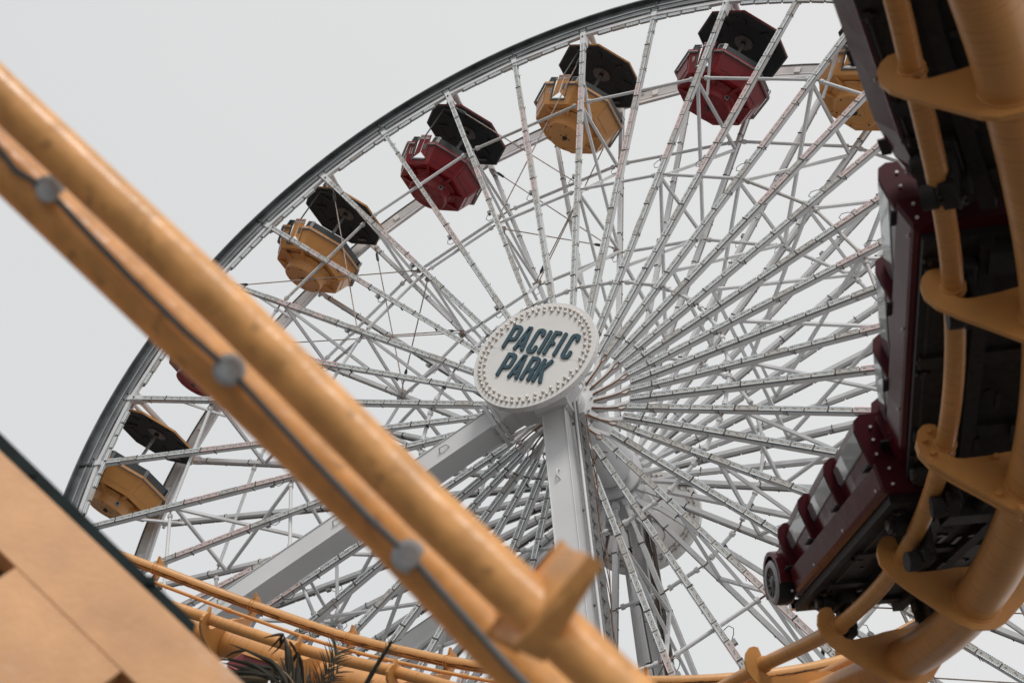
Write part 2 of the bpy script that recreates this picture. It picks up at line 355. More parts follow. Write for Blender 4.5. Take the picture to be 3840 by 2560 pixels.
def strip_mb(seed, inter, back):
    rr = random.Random(seed); mb = MB(); s = -1 if not back else 1
    r = 1.2; r1 = 10.52 if not inter else 10.68
    mb.box((0.0, s * 0.056, (1.2 + r1) / 2), (0.075, 0.02, r1 - 1.2), None, 1)
    i = 0
    lo = 5.6 + rr.uniform(-0.5, 0.9); hi = 8.6 + rr.uniform(-0.6, 0.5)
    while r < r1 - 0.1:
        L = min(0.40, r1 - r); c = r + L / 2
        mb.box((0, s * 0.078, c), (0.092, 0.026, L - 0.012), None, 0)
        st = 2 if (c < lo or c > hi) else 3
        if rr.random() < (0.16 if st == 2 else 0.3): st = 4
        if not back:
            for q in (-1, 1): mb.box((q * 0.042, s * 0.0935, c), (0.009, 0.006, L - 0.03), None, st, uvy=c)
            mb.box((0, s * 0.0935, c - 0.13), (0.012, 0.004, 0.035), None, 1)
            mb.box((-.006, s * 0.0935, c + 0.02), (0.010, 0.004, 0.03), None, 1); mb.box((.008, s * 0.0935, c + 0.06), (0.010, 0.004, 0.02), None, 1)
            mb.box((0, s * 0.0935, c + 0.15), (0.012, 0.004, 0.012), None, 1)
        if i % 4 == 1: mb.box((0, s * 0.08, r - 0.006), (0.106, 0.05, 0.016), None, 1)
        r += 0.41; i += 1
    b = 6.17                                 # junction box with a looped lead
    mb.box((-0.085, s * 0.03, b), (0.07, 0.07, 0.09), None, 5)
    mb.tube([(-0.08, s * 0.06, b - 0.05), (-0.14, s * 0.07, b - 0.10), (-0.19, s * 0.07, b - 0.19), (-0.15, s * 0.07, b - 0.28), (-0.06, s * 0.06, b - 0.27), (0, 0, b - 0.25)], 0.007, 5, 6)
    return mb
SM = [M_PANEL, M_STRIPBACK, M_LEDW, M_LEDR, M_LEDO, M_GREY, M_BLACK]
for back in (0, 1):
    for k in range(40):
        inter = k % 2; n = k / 2
        ro = (0, -ang(n), 0); lo = (0, WY if back else 0, 0)
        if protos[inter, back] is None:
            sp = spoke_mb(inter, back).build('spoke', [M_WHITE, M_BLACK], wheel); protos[inter, back] = sp
            sp.rotation_euler = ro; sp.location = lo
            bst = strip_mb(1, inter, 1).build('light_strip', SM, sp) if back else None
            if back: protos['s', inter] = bst
        else:
            sp = clone(protos[inter, back], wheel, ro, lo)
            if back: clone(protos['s', inter], sp)
        if not back: strip_mb(k * 7 + 3, inter, 0).build('light_strip', SM, sp)

# ring tubes between main spokes
def ring_tube(name, r, y, r_t, mats=M_WHITE, worn=()):
    for k in range(20):
        a, b = wp(k + 0.012, r, y), wp(k + 0.988, r, y)
        a = wp(k, r, y); b = wp(k + 1, r, y); d = (b - a).normalized(); a += d * 0.16; b -= d * 0.16
        mb = MB(); mb.tube([a, b], r_t, 10); mb.tube([a - d * 0.02, a + d * 0.05], r_t * 1.5, 10); mb.tube([b - d * 0.05, b + d * 0.02], r_t * 1.5, 10)
        mb.tube([a - d * 0.12, a], r_t * 0.55, 6, 1); mb.tube([b, b + d * 0.12], r_t * 0.55, 6, 1)
        mb.build(name, [M_WORN if k in worn else mats, M_RUSTY], wheel)
ring_tube('outer_ring_tube', 8.56, 0.03, 0.034, worn=(10, 12)); ring_tube('outer_ring_tube', 8.87, WY - 0.03, 0.036)
ring_tube('middle_ring_tube', 5.80, 0.03, 0.034, worn=(7, 6, 5)); ring_tube('middle_ring_tube', 6.02, WY - 0.03, 0.036)
ring_tube('inner_ring_tube', 3.0, 0.03, 0.036); ring_tube('inner_ring_tube', 2.9, WY - 0.03, 0.036)
# bracing inside the radial plane of each main spoke
for k in range(20):
    for ra, rb, w in ((8.44, 8.66, .06), (5.72, 6.10, .055), (3.38, 3.35, .055)):
        mb = MB(); mb.beam(wp(k, ra, 0.05), wp(k, rb, WY - 0.05), w, w, up=wp(k, 1).cross(Y)); mb.build('cross_tube', M_WHITE, wheel)
    for ra, rb, w in ((8.42, 6.12, .06), (5.75, 8.58, .06), (5.70, 3.36, .055), (3.40, 6.05, .055)):
        mb = MB(); mb.beam(wp(k, ra, 0.05), wp(k, rb, WY - 0.05), w, w, up=wp(k, 1).cross(Y)); mb.build('diagonal_brace', M_WHITE, wheel)
    mb = MB(); mb.beam(wp(k, 9.4, 0.05), wp(k, 8.56, 0.52), .045, .045, up=wp(k, 1).cross(Y)); mb.build('knee_brace', M_WHITE, wheel)
    mb = MB(); a = wp(k, 10.925, 0.03) + Z * .15; b = a + Y * (WY - .06); mb.beam(wp(k, 10.80, 0), a, .10, .06); mb.beam(wp(k, 10.80, WY), b, .10, .06)
    mb.tube([a, b], 0.06, 12); mb.tube([a, a + Y * 0.35], 0.085, 12, rs=[0.10, 0.06]); mb.build('axle', M_WHITE, wheel)
# crossing tie rods with turnbuckles in every other pair of bays
def rod(a, b):
    d = (b - a).normalized(); L = (b - a).length
    mb = MB(); mb.tube([a, b], 0.013, 6); mb.box(b - d * 0.06, (0.09, 0.07, 0.09)); ro = mb.build('tie_rod', M_RUSTY, wheel)
    t = MB(); c = a + d * 0.42; w = d.orthogonal().normalized()
    t.tube([c - d * .16, c - d * .1, c + d * .1, c + d * .16], 0.03, 8, rs=[.014, .034, .034, .014]); t.build('turnbuckle', M_DARKSTEEL, ro)
for k in (10, 12, 0, 2):
    for y in (0.09, WY - 0.09):
        rod(wp(k, 10.56, y), wp(k + 1, 6.0, y)); rod(wp(k + 1, 10.56, y), wp(k, 6.0, y))
    rod(wp(k, 6.1, WY - .1), wp(k + 1, 5.7, 0.1)); rod(wp(k + 1, 6.1, WY - .1), wp(k, 5.7, 0.1))
# hub
mb = MB()
for y0, s in ((0, 1), (WY, -1)):
    mb.disc((0, y0, 0), Y, 0.56, 0.07, 20); mb.disc((0, y0 + s * 0.14, 0), Y, 0.56, 0.05, 20)
    mb.disc((0, y0 - s * 0.12, 0), Y, 0.33, 0.18, 24); mb.disc((0, y0 - s * 0.30, 0), Y, 0.24, 0.22, 24)
    for k in range(10):
        a = 2 * PI * k / 10; mb.disc((0.28 * math.cos(a), y0 - s * 0.225, 0.28 * math.sin(a)), Y, 0.025, 0.04, 6); mb.disc((0.45 * math.cos(a), y0 - s * 0.05, 0.45 * math.sin(a)), Y, 0.028, 0.04, 6)
mb.lathe([(0.20, 0.15), (0.5, 0.35), (0.52, WY - 0.45), (0.30, WY - 0.15)], (0, 0, 0), X, Z, Y, 36)
mb.build('hub', M_WHITE, wheel)
mb = MB()
for k in range(9):
    a = 2 * PI * k / 26 + 3.6; rr = 0.56 + 0.03 * math.sin(3 * a)
    mb.tube([(rr * math.cos(a + q * 0.12), 0.95 + 0.10 * math.sin(4 * a + q) , rr * math.sin(a + q * 0.12)) for q in range(4)], 0.012, 5)
mb.build('cable_loom', M_CABLE, wheel)
for k in range(20):                         # brown leads running out of the hub to each pair of strips
    a0 = ang(k); R = Matrix.Rotation(-a0, 3, 'Y'); mb = MB()
    for q, w in ((0, .006), (1, .006)):
        pts = [V((0.01 + .015 * q, .1, .36)), V((.02 + .02 * q, -.05, .5)), V((.045 + .02 * q, -.075, .62)), V((.05 + .015 * q, -.082, .85)), V((.03 + .02 * q, -.085, 1.02)), V((-.01 + .10 * q, -.08, 1.12)), V((0 + .02 * q, -.08, 1.21))]
        mb.tube([R @ p for p in pts], 0.011, 5)
    mb.build('lead', M_CABLE, wheel)

# ================================================================ gondolas
def octo(a, h, sx=1.0): return [(-h, -a), (h, -a), (a, -h), (a, h), (h, a), (-h, a), (-a, h), (-a, -h)]
def ring8(mb, A, zA, B, zB, mi=0, skip=()):
    va = [(x, y, zA) for x, y in A]; vb = [(x, y, zB) for x, y in B]
    mb.add(va + vb, [(i, (i + 1) % 8, 8 + (i + 1) % 8, 8 + i) for i in range(8) if i not in skip], mi)
def gondola(n, col, colname, num, label):
    c = wp(n, 10.925, WY / 2) + V((0, 0, HZ)); tilt = math.radians({9: -2.5, 10: -2.6, 11: -1.5, 12: -2.0, 14: -2.0}.get(n, -2.2))
    root = thing('gondola', label, 'gondola', c, 'gondolas hanging from the wheel', Matrix.Rotation(-tilt * -1, 3, 'Y'))
    # roof
    mb = MB(); O1, O2 = octo(.95, .39), octo(.965, .395)
    ring8(mb, O2, -.19, O2, -.145, 0); ring8(mb, O2, -.145, octo(.20, .08), .06, 0); mb.add([(x, y, .06) for x, y in octo(.20, .08)], [tuple(range(8))], 0)
    ring8(mb, octo(.93, .38), -.192, O2, -.192, 1)
    roof = mb.build('roof', [col, M_GREYD], root)
    mb = MB(); ring8(mb, octo(.945, .387), -.186, octo(.60, .25), -.10); ring8(mb, octo(.60, .25), -.10, octo(.16, .07), -.085); mb.add([(x, y, -.085) for x, y in octo(.16, .07)], [tuple(range(8))])
    mb.build('ceiling', M_ROOFIN, root)
    for k in range(8):
        a = math.radians(22.5 + 45 * k); d = V((math.cos(a), math.sin(a), 0)); mb = MB(); mb.beam(d * .52 + V((0, 0, -.108)), d * .76 + V((0, 0, -.146)), .045, .014, up=Z); mb.build('ceiling_rib', M_ROOFRIB, root)
        d2 = V((math.cos(a + PI / 8), math.sin(a + PI / 8), 0))
        if k % 2: mb = MB(); mb.beam(d2 * .70 + V((0, 0, -.128)), d2 * .84 + V((0, 0, -.160)), .26, .010, up=Z); mb.build('ceiling_panel', M_ROOFRIB, root)
    mb = MB(); mb.disc((0, 0, -.10), Z, .215, .015, 28)
    for k in range(6): a = k * PI / 3 + .3; mb.disc((.185 * math.cos(a), .185 * math.sin(a), -.112), Z, .010, .01, 6, 1)
    mb.build('ceiling_disc', [M_DISC, M_BLACK], root)
    mb = MB(); mb.box((.05, .80, -.185), (.26, .07, .014), Matrix.Rotation(.0, 3, 'Z')); mb.box((-.12, -.84, -.19), (.22, .04, .014)); mb.build('ceiling_bracket', M_GREYD, root)
    mb = MB(); mb.tube([(0, 0, -.09), (0, 0, -1.75)], .036, 14); mb.tube([(0, 0, -.11), (0, 0, -.15)], .055, 14, 1); mb.disc((0, 0, -1.22), Z, .19, .05, 24, 2); mb.build('pole', [M_GREY, M_BLACK, M_ROOFIN], root)
    mb = MB(); mb.tube([(.0, 0, .03), (.0, 0, .19)], .05, 12); mb.tube([(0, 0, .12), (0, 0, .16)], .085, 12); mb.beam((-.02, -.95, -.12), (-.02, -.95, .02), .10, .04); mb.beam((-.02, .95, -.12), (-.02, .95, .02), .10, .04)
    mb.beam((0, -.95, -.02), (0, .95, -.02), .07, .05, up=Z); mb.build('hanger', M_WHITE, root)
    # tub
    zt, zm, zb = -1.40, -1.80, -1.86
    T, Bm = octo(.95, .40), octo(.80, .335)
    dx0, dx1 = -.17, .19                     # door opening on the facet that faces the front of the wheel
    mb = MB(); ring8(mb, Bm, zm, T, zt, 0, skip=(0,))
    def F(x, z): k = (z - zm) / (zt - zm); return V((x, -(.80 + .15 * k), z))
    def quad(x0, x1, z0, z1, e=None):
        return [F(x0 if e is None else x0, z0), F(x1, z0), F(x1, z1), F(x0, z1)]
    hl = .40
    for pts in ([F(-.335, zm), F(dx0, zm), F(dx0, zt), F(-hl, zt)], [F(dx1, zm), F(.335, zm), F(hl, zt), F(dx1, zt)], [F(dx0, zm), F(dx1, zm), F(dx1, zm + .045), F(dx0, zm + .045)]):
        mb.add(pts, [(0, 1, 2, 3)])
    ring8(mb, Bm, zm, octo(.775, .32), zb, 0)
    # inner wall so the tub has thickness
    Ti, Bi = octo(.90, .38), octo(.74, .31); ring8(mb, Ti, zt, Bi, zm, 0, skip=(0,)); ring8(mb, T, zt, Ti, zt, 0, skip=(0,)); mb.add([(x, y, zm + .03) for x, y in octo(.76, .315)], [tuple(range(8))])
    # recessed underside with eight ribs down to a round drum
    ring8(mb, octo(.775, .32), zb, octo(.74, .306), zb + .004, 0); ring8(mb, octo(.74, .306), zb + .004, octo(.50, .207), zb + .055, 0)
    for k in range(8):
        a = math.radians(22.5 + 45 * k); d = V((math.cos(a), math.sin(a), 0)); w = V((-d.y, d.x, 0)) * .035
        p = [d * .82 + V((0, 0, zb + .005)), d * .44 + V((0, 0, zb + .06)), d * .44 + V((0, 0, zb - .12)), d * .50 + V((0, 0, zb - .07))]
        mb.add([q - w for q in p] + [q + w for q in p], [(0, 1, 2, 3), (7, 6, 5, 4), (0, 3, 7, 4), (3, 2, 6, 7), (0, 4, 5, 1)])
    tub = mb.build('tub', col, root, bevel=.006)
    # raised panels, rims and stripes
    mb = MB()
    for i in range(1, 8):
        a0, a1 = V((*T[i], zt)), V((*T[(i + 1) % 8], zt)); b0, b1 = V((*Bm[i], zm)), V((*Bm[(i + 1) % 8], zm))
        nrm = ((a1 - a0).cross(b0 - a0)).normalized(); 
        if nrm.dot(V((a0.x, a0.y, 0))) < 0: nrm = -nrm
        def q(u, v): return (a0 * (1 - u) + a1 * u) * (1 - v) + (b0 * (1 - u) + b1 * u) * v
        cs = [q(.10, .22), q(.90, .22), q(.90, .88), q(.10, .88)]
        mb.add([p + nrm * .002 for p in cs] + [p + nrm * .010 for p in cs], [(4, 5, 6, 7), (0, 1, 5, 4), (1, 2, 6, 5), (2, 3, 7, 6), (3, 0, 4, 7)])
        e = MB
        mb.add([p + nrm * .0115 for p in (q(.10, .225), q(.90, .225), q(.90, .24), q(.10, .24))], [(0, 1, 2, 3)], 1)
        mb.add([p + nrm * .0115 for p in (q(.10, .86), q(.90, .86), q(.90, .875), q(.10, .875))], [(0, 1, 2, 3)], 1)
    mb.build('side_panel', [col, M_ROOFRIB if colname == 'red' else M_GYEL], root)
    mb = MB()                                # grey edging below the lip, coloured lip above
    A8, B8 = octo(.985, .41), octo(.955, .40)
    for i in range(8):
        if i == 0:
            mb.box(((-hl + dx0) / 2 - .01, -.972, zt), (dx0 + hl, .05, .045), None, 0); mb.box(((hl + dx1) / 2 + .01, -.972, zt), (hl - dx1, .05, .045), None, 0)
            mb.box(((-hl + dx0) / 2 - .01, -.975, zt - .03), (dx0 + hl, .05, .022), None, 1); mb.box(((hl + dx1) / 2 + .01, -.975, zt - .03), (hl - dx1, .05, .022), None, 1)
            continue
        p0, p1 = V((*A8[i], zt)), V((*A8[(i + 1) % 8], zt)); mb.beam(p0, p1, .045, .042, up=Z, mi=0)
        mb.beam(p0 - Z * .030, p1 - Z * .030, .050, .012, up=Z, mi=1)
    mb.build('lip', [col, M_GREY], root)
    mb = MB(); mb.lathe([(.60, zb + .012), (.545, zb - .005), (.50, zb - .035), (.475, zb - .09), (.458, zb - .255), (.448, zb - .268), (.345, zb - .268), (.34, zb - .258), (.20, zb - .258), (.195, zb - .266), (0.001, zb - .266)], (0, 0, 0), X, Y, Z, 44, 0, smooth=False)
    for k in range(4): a = PI / 4 + k * PI / 2; mb.disc((.11 * math.cos(a), .11 * math.sin(a), zb - .268), Z, .018, .01, 8, 1)
    for k in range(6): a = k * PI / 3; mb.disc((.40 * math.cos(a), .40 * math.sin(a), zb - .268), Z, .020, .012, 8, 1)
    mb.tube([(0, 0, zb - .25), (0, 0, zb - .30)], .055, 8, 1)
    mb.box((.43, -.17, zb - .14), (.10, .04, .10), Matrix.Rotation(.9, 3, 'Z'), 2); mb.box((.445, -.185, zb - .14), (.05, .03, .05), Matrix.Rotation(.9, 3, 'Z'), 1)
    mb.build('drum', [col, M_BLACK, M_GREY], root)
    # shields above the lip
    for i in (1, 2, 3, 5, 6, 7):
        p0, p1 = V((*octo(.93, .385)[i], zt)), V((*octo(.93, .385)[(i + 1) % 8], zt)); f = [p0 + Z * .02, p1 + Z * .02, p1 + Z * .21, p0 + Z * .21]; q0, q1 = V((p0.x, p0.y, 0)) * .02, V((p1.x, p1.y, 0)) * .02
        mb = MB(); mb.add(f + [f[0] - q0, f[1] - q1, f[2] - q1, f[3] - q0], [(0, 1, 2, 3), (7, 6, 5, 4), (0, 4, 5, 1), (1, 5, 6, 2), (2, 6, 7, 3), (3, 7, 4, 0)]); mb.build('shield', M_SHIELD, root)
    for x0, x1 in ((-.37, -.21), (.23, .37)): mb = MB(); mb.box(((x0 + x1) / 2, -.93, zt + .115), (x1 - x0, .02, .19)); mb.build('shield', M_SHIELD, root)
    mb = MB()
    for (x, y) in ((.40, -.955), (.955, -.38), (.955, .40), (.38, .955)):
        a = math.atan2(y, x); mb.box((x, y, zt + .11), (.018, .07, .19), Matrix.Rotation(a, 3, 'Z'), 0)
        for q in (-.05, 0, .05): mb.disc((x * 1.012, y * 1.012, zt + .11 + q), V((x, y, 0)), .009, .01, 6, 1)
    for x0, x1 in ((-.37, -.21), (.23, .37)):
        for xx in (x0, x1): mb.box((xx, -.945, zt + .115), (.022, .02, .19))
        mb.box(((x0 + x1) / 2, -.945, zt + .205), (x1 - x0, .02, .02)); mb.box(((x0 + x1) / 2, -.945, zt + .03), (x1 - x0, .02, .02))
    mb.build('shield_bracket', [M_GREY, M_BLACK], root)
    # door: frame, two leaves, push labels
    mb = MB(); mb.beam(F(dx0, zm + .045) + V((0, -.01, 0)), F(dx0, zt + .06) + V((0, -.02, 0)), .028, .03); mb.beam(F(dx0 - .01, zm + .045) + V((0, -.01, 0)), F(dx1 + .01, zm + .045) + V((0, -.01, 0)), .045, .03, up=Y)
    mb.beam(F(dx1, zm + .08) + V((0, -.005, 0)), F(dx1, zt) + V((0, -.01, 0)), .010, .012); mb.tube([F(dx0, zt + .06) + V((-.03, -.04, 0)), F(dx0, zt + .06) + V((.06, -.04, 0))], .014, 6)
    mb.build('door_frame', M_GREYD, root)
    for s, pl in ((-1, [(dx0 + .02, zm + .10), (-.01, zm + .21), (-.01 + .03, zt + .20), (dx0 + .06, zt + .20)]), (1, [(dx1 - .02, zm + .10), (.015, zm + .21), (.035, zt + .20), (dx1 + .0, zt + .20)])):
        mb = MB(); fr = [F(x, z) + V((0, -.004, 0)) for x, z in pl]; bk = [p + V((0, .014, 0)) for p in fr]
        mb.add(fr + bk, [(0, 1, 2, 3), (7, 6, 5, 4), (0, 1, 5, 4), (1, 2, 6, 5), (2, 3, 7, 6), (3, 0, 4, 7)])
        dl = mb.build('door', col, root)
        ay = (F(0, 0) - F(0, -1)).normalized(); az = ay.cross(X) * -1; az = V((0, -ay.z, ay.y)); mb = MB()
        cx = (dx0 + .06 + .02) / 2 if s < 0 else (.035 + dx1) / 2; o = F(cx, zt + .15) + az * .008
        mb.prism([(-.055, -.045), (.055, -.045), (.055, .045), (-.055, .045)], o, X, ay, az, 0, .003, 0)
        text_mesh('PUSH', .042, mb, o + ay * .014 + az * .005, X, ay, az, .002, 1, .002); text_mesh('TO OPEN', .022, mb, o - ay * .022 + az * .005, X, ay, az, .002, 2)
        if s > 0:
            mb.build('push_label', [M_LABEL, M_LRED, M_GREY], dl); mb = MB()
            o2 = F(.10, zt - .06) + az * .008; mb.prism([(-.04, -.065), (.04, -.065), (.04, .065), (-.04, .065)], o2, X, ay, az, 0, .003, 3)
            for q in range(6): mb.box(o2 + ay * (.045 - q * .018) + az * .005, (.06, .002, .006), None, 2)
        mb.build('notice' if s > 0 else 'push_label', [M_LABEL, M_LRED, M_GREY, M_DISC], dl)
    mb = MB(); mb.tube([(-.10, -.93, zt + .12), (-.10, -.90, -.16)], .017, 8); mb.build('grab_rail', M_GREYD, root)
    if num:
        ay = (F(0, 0) - F(0, -1)).normalized(); az = V((0, -ay.z, ay.y)); mb = MB()
        if num == '11':
            for q in (-.03, .03): mb.prism([(-.010, -.075), (.010, -.075), (.010, .075), (-.010, .075)], F(-.275 + q, (zt + zm) / 2 + .03) + az * .004, X, ay, az, 0, .004)
        else: text_mesh(num, .17, mb, F(-.275, (zt + zm) / 2 + .03) + az * .004, X, ay, az, .004, 0, .004, sx=.8)
        mb.build('number', M_NUM, root)
    if n == 12:
        mb = MB(); text_mesh('20', .12, mb, V((-.14, -.66, zb - .012)), -X, Y, -Z, .004, 0, .003); mb.build('number', M_BLACK, root)
    return root
GL = {8: (0, '8', 'yellow gondola with number 8 cut off by the dark red roller coaster car'),
      9: (1, '9', 'dark red gondola number 9 hanging nearest the top of the wheel'),
      10: (0, '10', 'yellow gondola number 10 between the two whole dark red gondolas'),
      11: (1, '11', 'dark red gondola number 11 between yellow gondolas 10 and 12'),
      12: (0, '12', 'yellow gondola number 12 with 20 painted on its underside'),
      13: (1, '13', 'red gondola mostly hidden behind the thick yellow near pipe'),
      14: (0, '', 'yellow gondola lowest on the left edge of the wheel above the green edged slab')}
for n, (c, num, lab) in GL.items():
    gondola(n, (M_GYEL, M_GRED)[c], ('yellow', 'red')[c], num, lab)

# ================================================================ supports of the wheel and the signs
def leg_box(mb, a, b, w, d, mi=0, ch=.0):
    mb.beam(a, b, w, d, up=Y, mi=mi)
def support(y, s, label):
    root = thing('wheel_support', label, 'support frame', (0, y, 0)); Hc = V((0, 0, HZ)); sl = .69
    for q in (-1, 1):
        def L(t): return V((q * sl * t, 0, HZ - t))
        mb = MB(); top = 1.02 if q < 0 else .62
        mb.beam(L(top), V((q * sl * HZ, 0, 0)), .40, .42)
        d = (L(1) - L(0)).normalized(); px = V((d.z, 0, -d.x))
        for w in (-1, 1): mb.beam(L(top + .02) + px * w * .203 - Y * s * .0, L(9) + px * w * .203, .018, .46)
        mb.beam(L(top - .03), L(top + .03), .62, .60); mb.beam(L(top - .10), L(top - .045), .58, .56)
        for w in (-1, 1):
            for e in (-1, 0, 1): mb.tube([L(top - .13) + px * w * .25 + Y * e * .22, L(top + .07) + px * w * .25 + Y * e * .22], .022, 6)
        for t in (1.75, 3.6, 5.6): mb.tube([L(t) + Y * (-.22 * s), L(t + .02) + Y * (-.28 * s) + px * .02, L(t + .13) + Y * (-.28 * s) + px * .03, L(t + .16) + Y * (-.22 * s)], .018, 6)
        mb.build('leg', M_LEG, root, bevel=.012)
        mb = MB(); mb.beam(L(.12), L(top - .1), .40, .42); mb.build('leg_head', M_LEG, root, bevel=.012)
    mb = MB(); mb.prism([(-.72, -.72), (-.30, -.80), (.28, -.55), (.46, -.42), (.42, .12), (.18, .32), (-.25, .30), (-.42, -.10)], Hc, X, Z, Y, -.225, .225)
    mb.disc(Hc + Y * s * .32, Y, .30, .22, 28); mb.tube([Hc - Y * s * .2, Hc - Y * s * .72], .16, 20); mb.beam(Hc + V((-.25, -.30 * s, .2)), Hc + V((-.25, -.72 * s, .2)), .12, .12, up=Z); mb.beam(Hc + V((.2, -.30 * s, -.3)), Hc + V((.2, -.72 * s, -.3)), .12, .12, up=Z)
    for a in range(8): mb.disc(Hc + V((.22 * math.cos(a * PI / 4), s * .44, .22 * math.sin(a * PI / 4))), Y, .028, .05, 6)
    mb.build('bearing_block', M_LEG, root, bevel=.012)
    # ladder beside the right leg
    d = V((sl, 0, -1)).normalized(); px = V((1, 0, sl)).normalized(); o = Hc + V((sl * .45, 0, -.45)) + px * .33
    mb = MB()
    for e in (.02, .34):
        mb.beam(o + Y * s * e, o + d * 11.5 + Y * s * e, .095, .045)
    mb.build('ladder_rail', M_LADDER, root)
    for k in range(34): p = o + d * (.3 + .31 * k); mb = MB(); mb.tube([p + Y * s * .02, p + Y * s * .34], .018, 6); mb.build('ladder_rung', M_LADDER, root)
    for k in range(6): p = o + d * (.4 + 1.9 * k); mb = MB(); mb.beam(p - px * .12 + Y * s * .1, p + Y * s * .1, .04, .03, up=d); mb.build('ladder_clip', M_LADDER, root)
    mb = MB(); mb.tube([Hc + px * .1 + V((.2, -.1 * s, .25)), Hc + V((.42, -.1 * s, .2)), o + V((.02, 0, .35)), o, o + d * 1.0, o + d * 8], .025, 6); mb.build('conduit', M_LEG, root)
    mb = MB(); p = o + Y * s * .4
    for k in range(5): mb.tube([p + d * t + px * (.03 * math.sin(t * 3 + k) + .02 * k) for t in [x * .35 for x in range(24)]], .009, 5, k % 2)
    mb.build('cable', [M_CABLE, M_BLACK], root)
    for e in ((-.55, -.7), (-.25, -.9)): pass
    return root
support(-.66, 1, 'white steel A-frame legs under the front of the hub with a grey ladder')
support(WY + .66, -1, 'far white steel A-frame legs seen through the spokes behind the hub')

def stroke(mb, pts, w, o, ax, ay, az, d0, d1, mi=0):
    """one stroke with round ends as an extruded outline"""
    P = [V((x, y)) for x, y in pts]; n = len(P); r = w / 2; left = []; right = []
    for i in range(n):
        t0 = (P[i] - P[i - 1]).normalized() if i else (P[1] - P[0]).normalized(); t1 = (P[i + 1] - P[i]).normalized() if i < n - 1 else t0
        nn = V((-(t0 + t1).y, (t0 + t1).x)); nn.normalize(); k = 1 / max(.5, nn.dot(V((-t0.y, t0.x))))
        left.append(P[i] + nn * r * k); right.append(P[i] - nn * r * k)
    t = (P[-1] - P[-2]).normalized(); s = (P[0] - P[1]).normalized(); q = r * .55
    def cap(c, d): nn = V((-d.y, d.x)); return [c + nn * r + d * 0, c + nn * r * .8 + d * q * .6, c + nn * r * .4 + d * q, c - nn * r * .4 + d * q, c - nn * r * .8 + d * q * .6, c - nn * r]
    m = len(left); vs = left + right; fs = []
    z0 = [V(o) + ax * p.x + ay * p.y + az * d0 for p in vs]; z1 = [V(o) + ax * p.x + ay * p.y + az * d1 for p in vs]
    mb.add(z0 + z1, [(2 * m + i, 2 * m + i + 1, 3 * m + i + 1, 3 * m + i) for i in range(m - 1)] + [(i, i + 1, 2 * m + i + 1, 2 * m + i) for i in range(m - 1)] + [(m + i, 3 * m + i, 3 * m + i + 1, m + i + 1) for i in range(m - 1)], mi)
    for c, d in ((P[-1], t), (P[0], s)):
        cp = cap(c, d); mb.prism([(p.x, p.y) for p in cp], o, ax, ay, az, d0, d1 - .0003, mi)
def letter(ch, x0, y0, w, h):
    s = .072; a = s / 2; x1 = x0 + w; y1 = y0 + h; c = .05
    L, R, B, T = x0 + a, x1 - a, y0 + a * .8, y1 - a
    m = y0 + h * .42
    if ch == 'I': return [[((x0 + x1) / 2, B), ((x0 + x1) / 2, y1 - a * .8)]]
    if ch == 'P': return [[(L, B), (L, T), (R - c, T), (R - .01, T - .02), (R, T - c), (R, m + c), (R - .01, m + .02), (R - c, m), (L + a, m)]]
    if ch == 'R': return [[(L, B), (L, T), (R - c, T), (R - .01, T - .02), (R, T - c), (R, m + c + .02), (R - .01, m + .04), (R - c, m + .02), (L + a, m + .02)], [(R - .045, m + .02), (R, m - .03), (R, B)]]
    if ch == 'A': return [[(L, B), ((x0 + x1) / 2 - .012, y1 - a * .8), ((x0 + x1) / 2 + .012, y1 - a * .8), (R, B)], [(L + .03, y0 + h * .27), (R - .03, y0 + h * .27)]]
    if ch == 'C': return [[(R, y0 + h * .72), (R, T - c), (R - .012, T - .015), (R - c, T), (L + c, T), (L + .012, T - .015), (L, T - c), (L, B + c), (L + .012, B + .015), (L + c, B), (R - c, B), (R - .012, B + .015), (R, B + c), (R, y0 + h * .28)]]
    if ch == 'F': return [[(L, B), (L, T), (R, T)], [(L + a, y0 + h * .5), (R - .02, y0 + h * .5)]]
    if ch == 'K': return [[(L, B), (L, y1 - a * .8)], [(R, y1 - a * .8), (L + .03, y0 + h * .46)], [(L + .055, y0 + h * .56), (R, B)]]
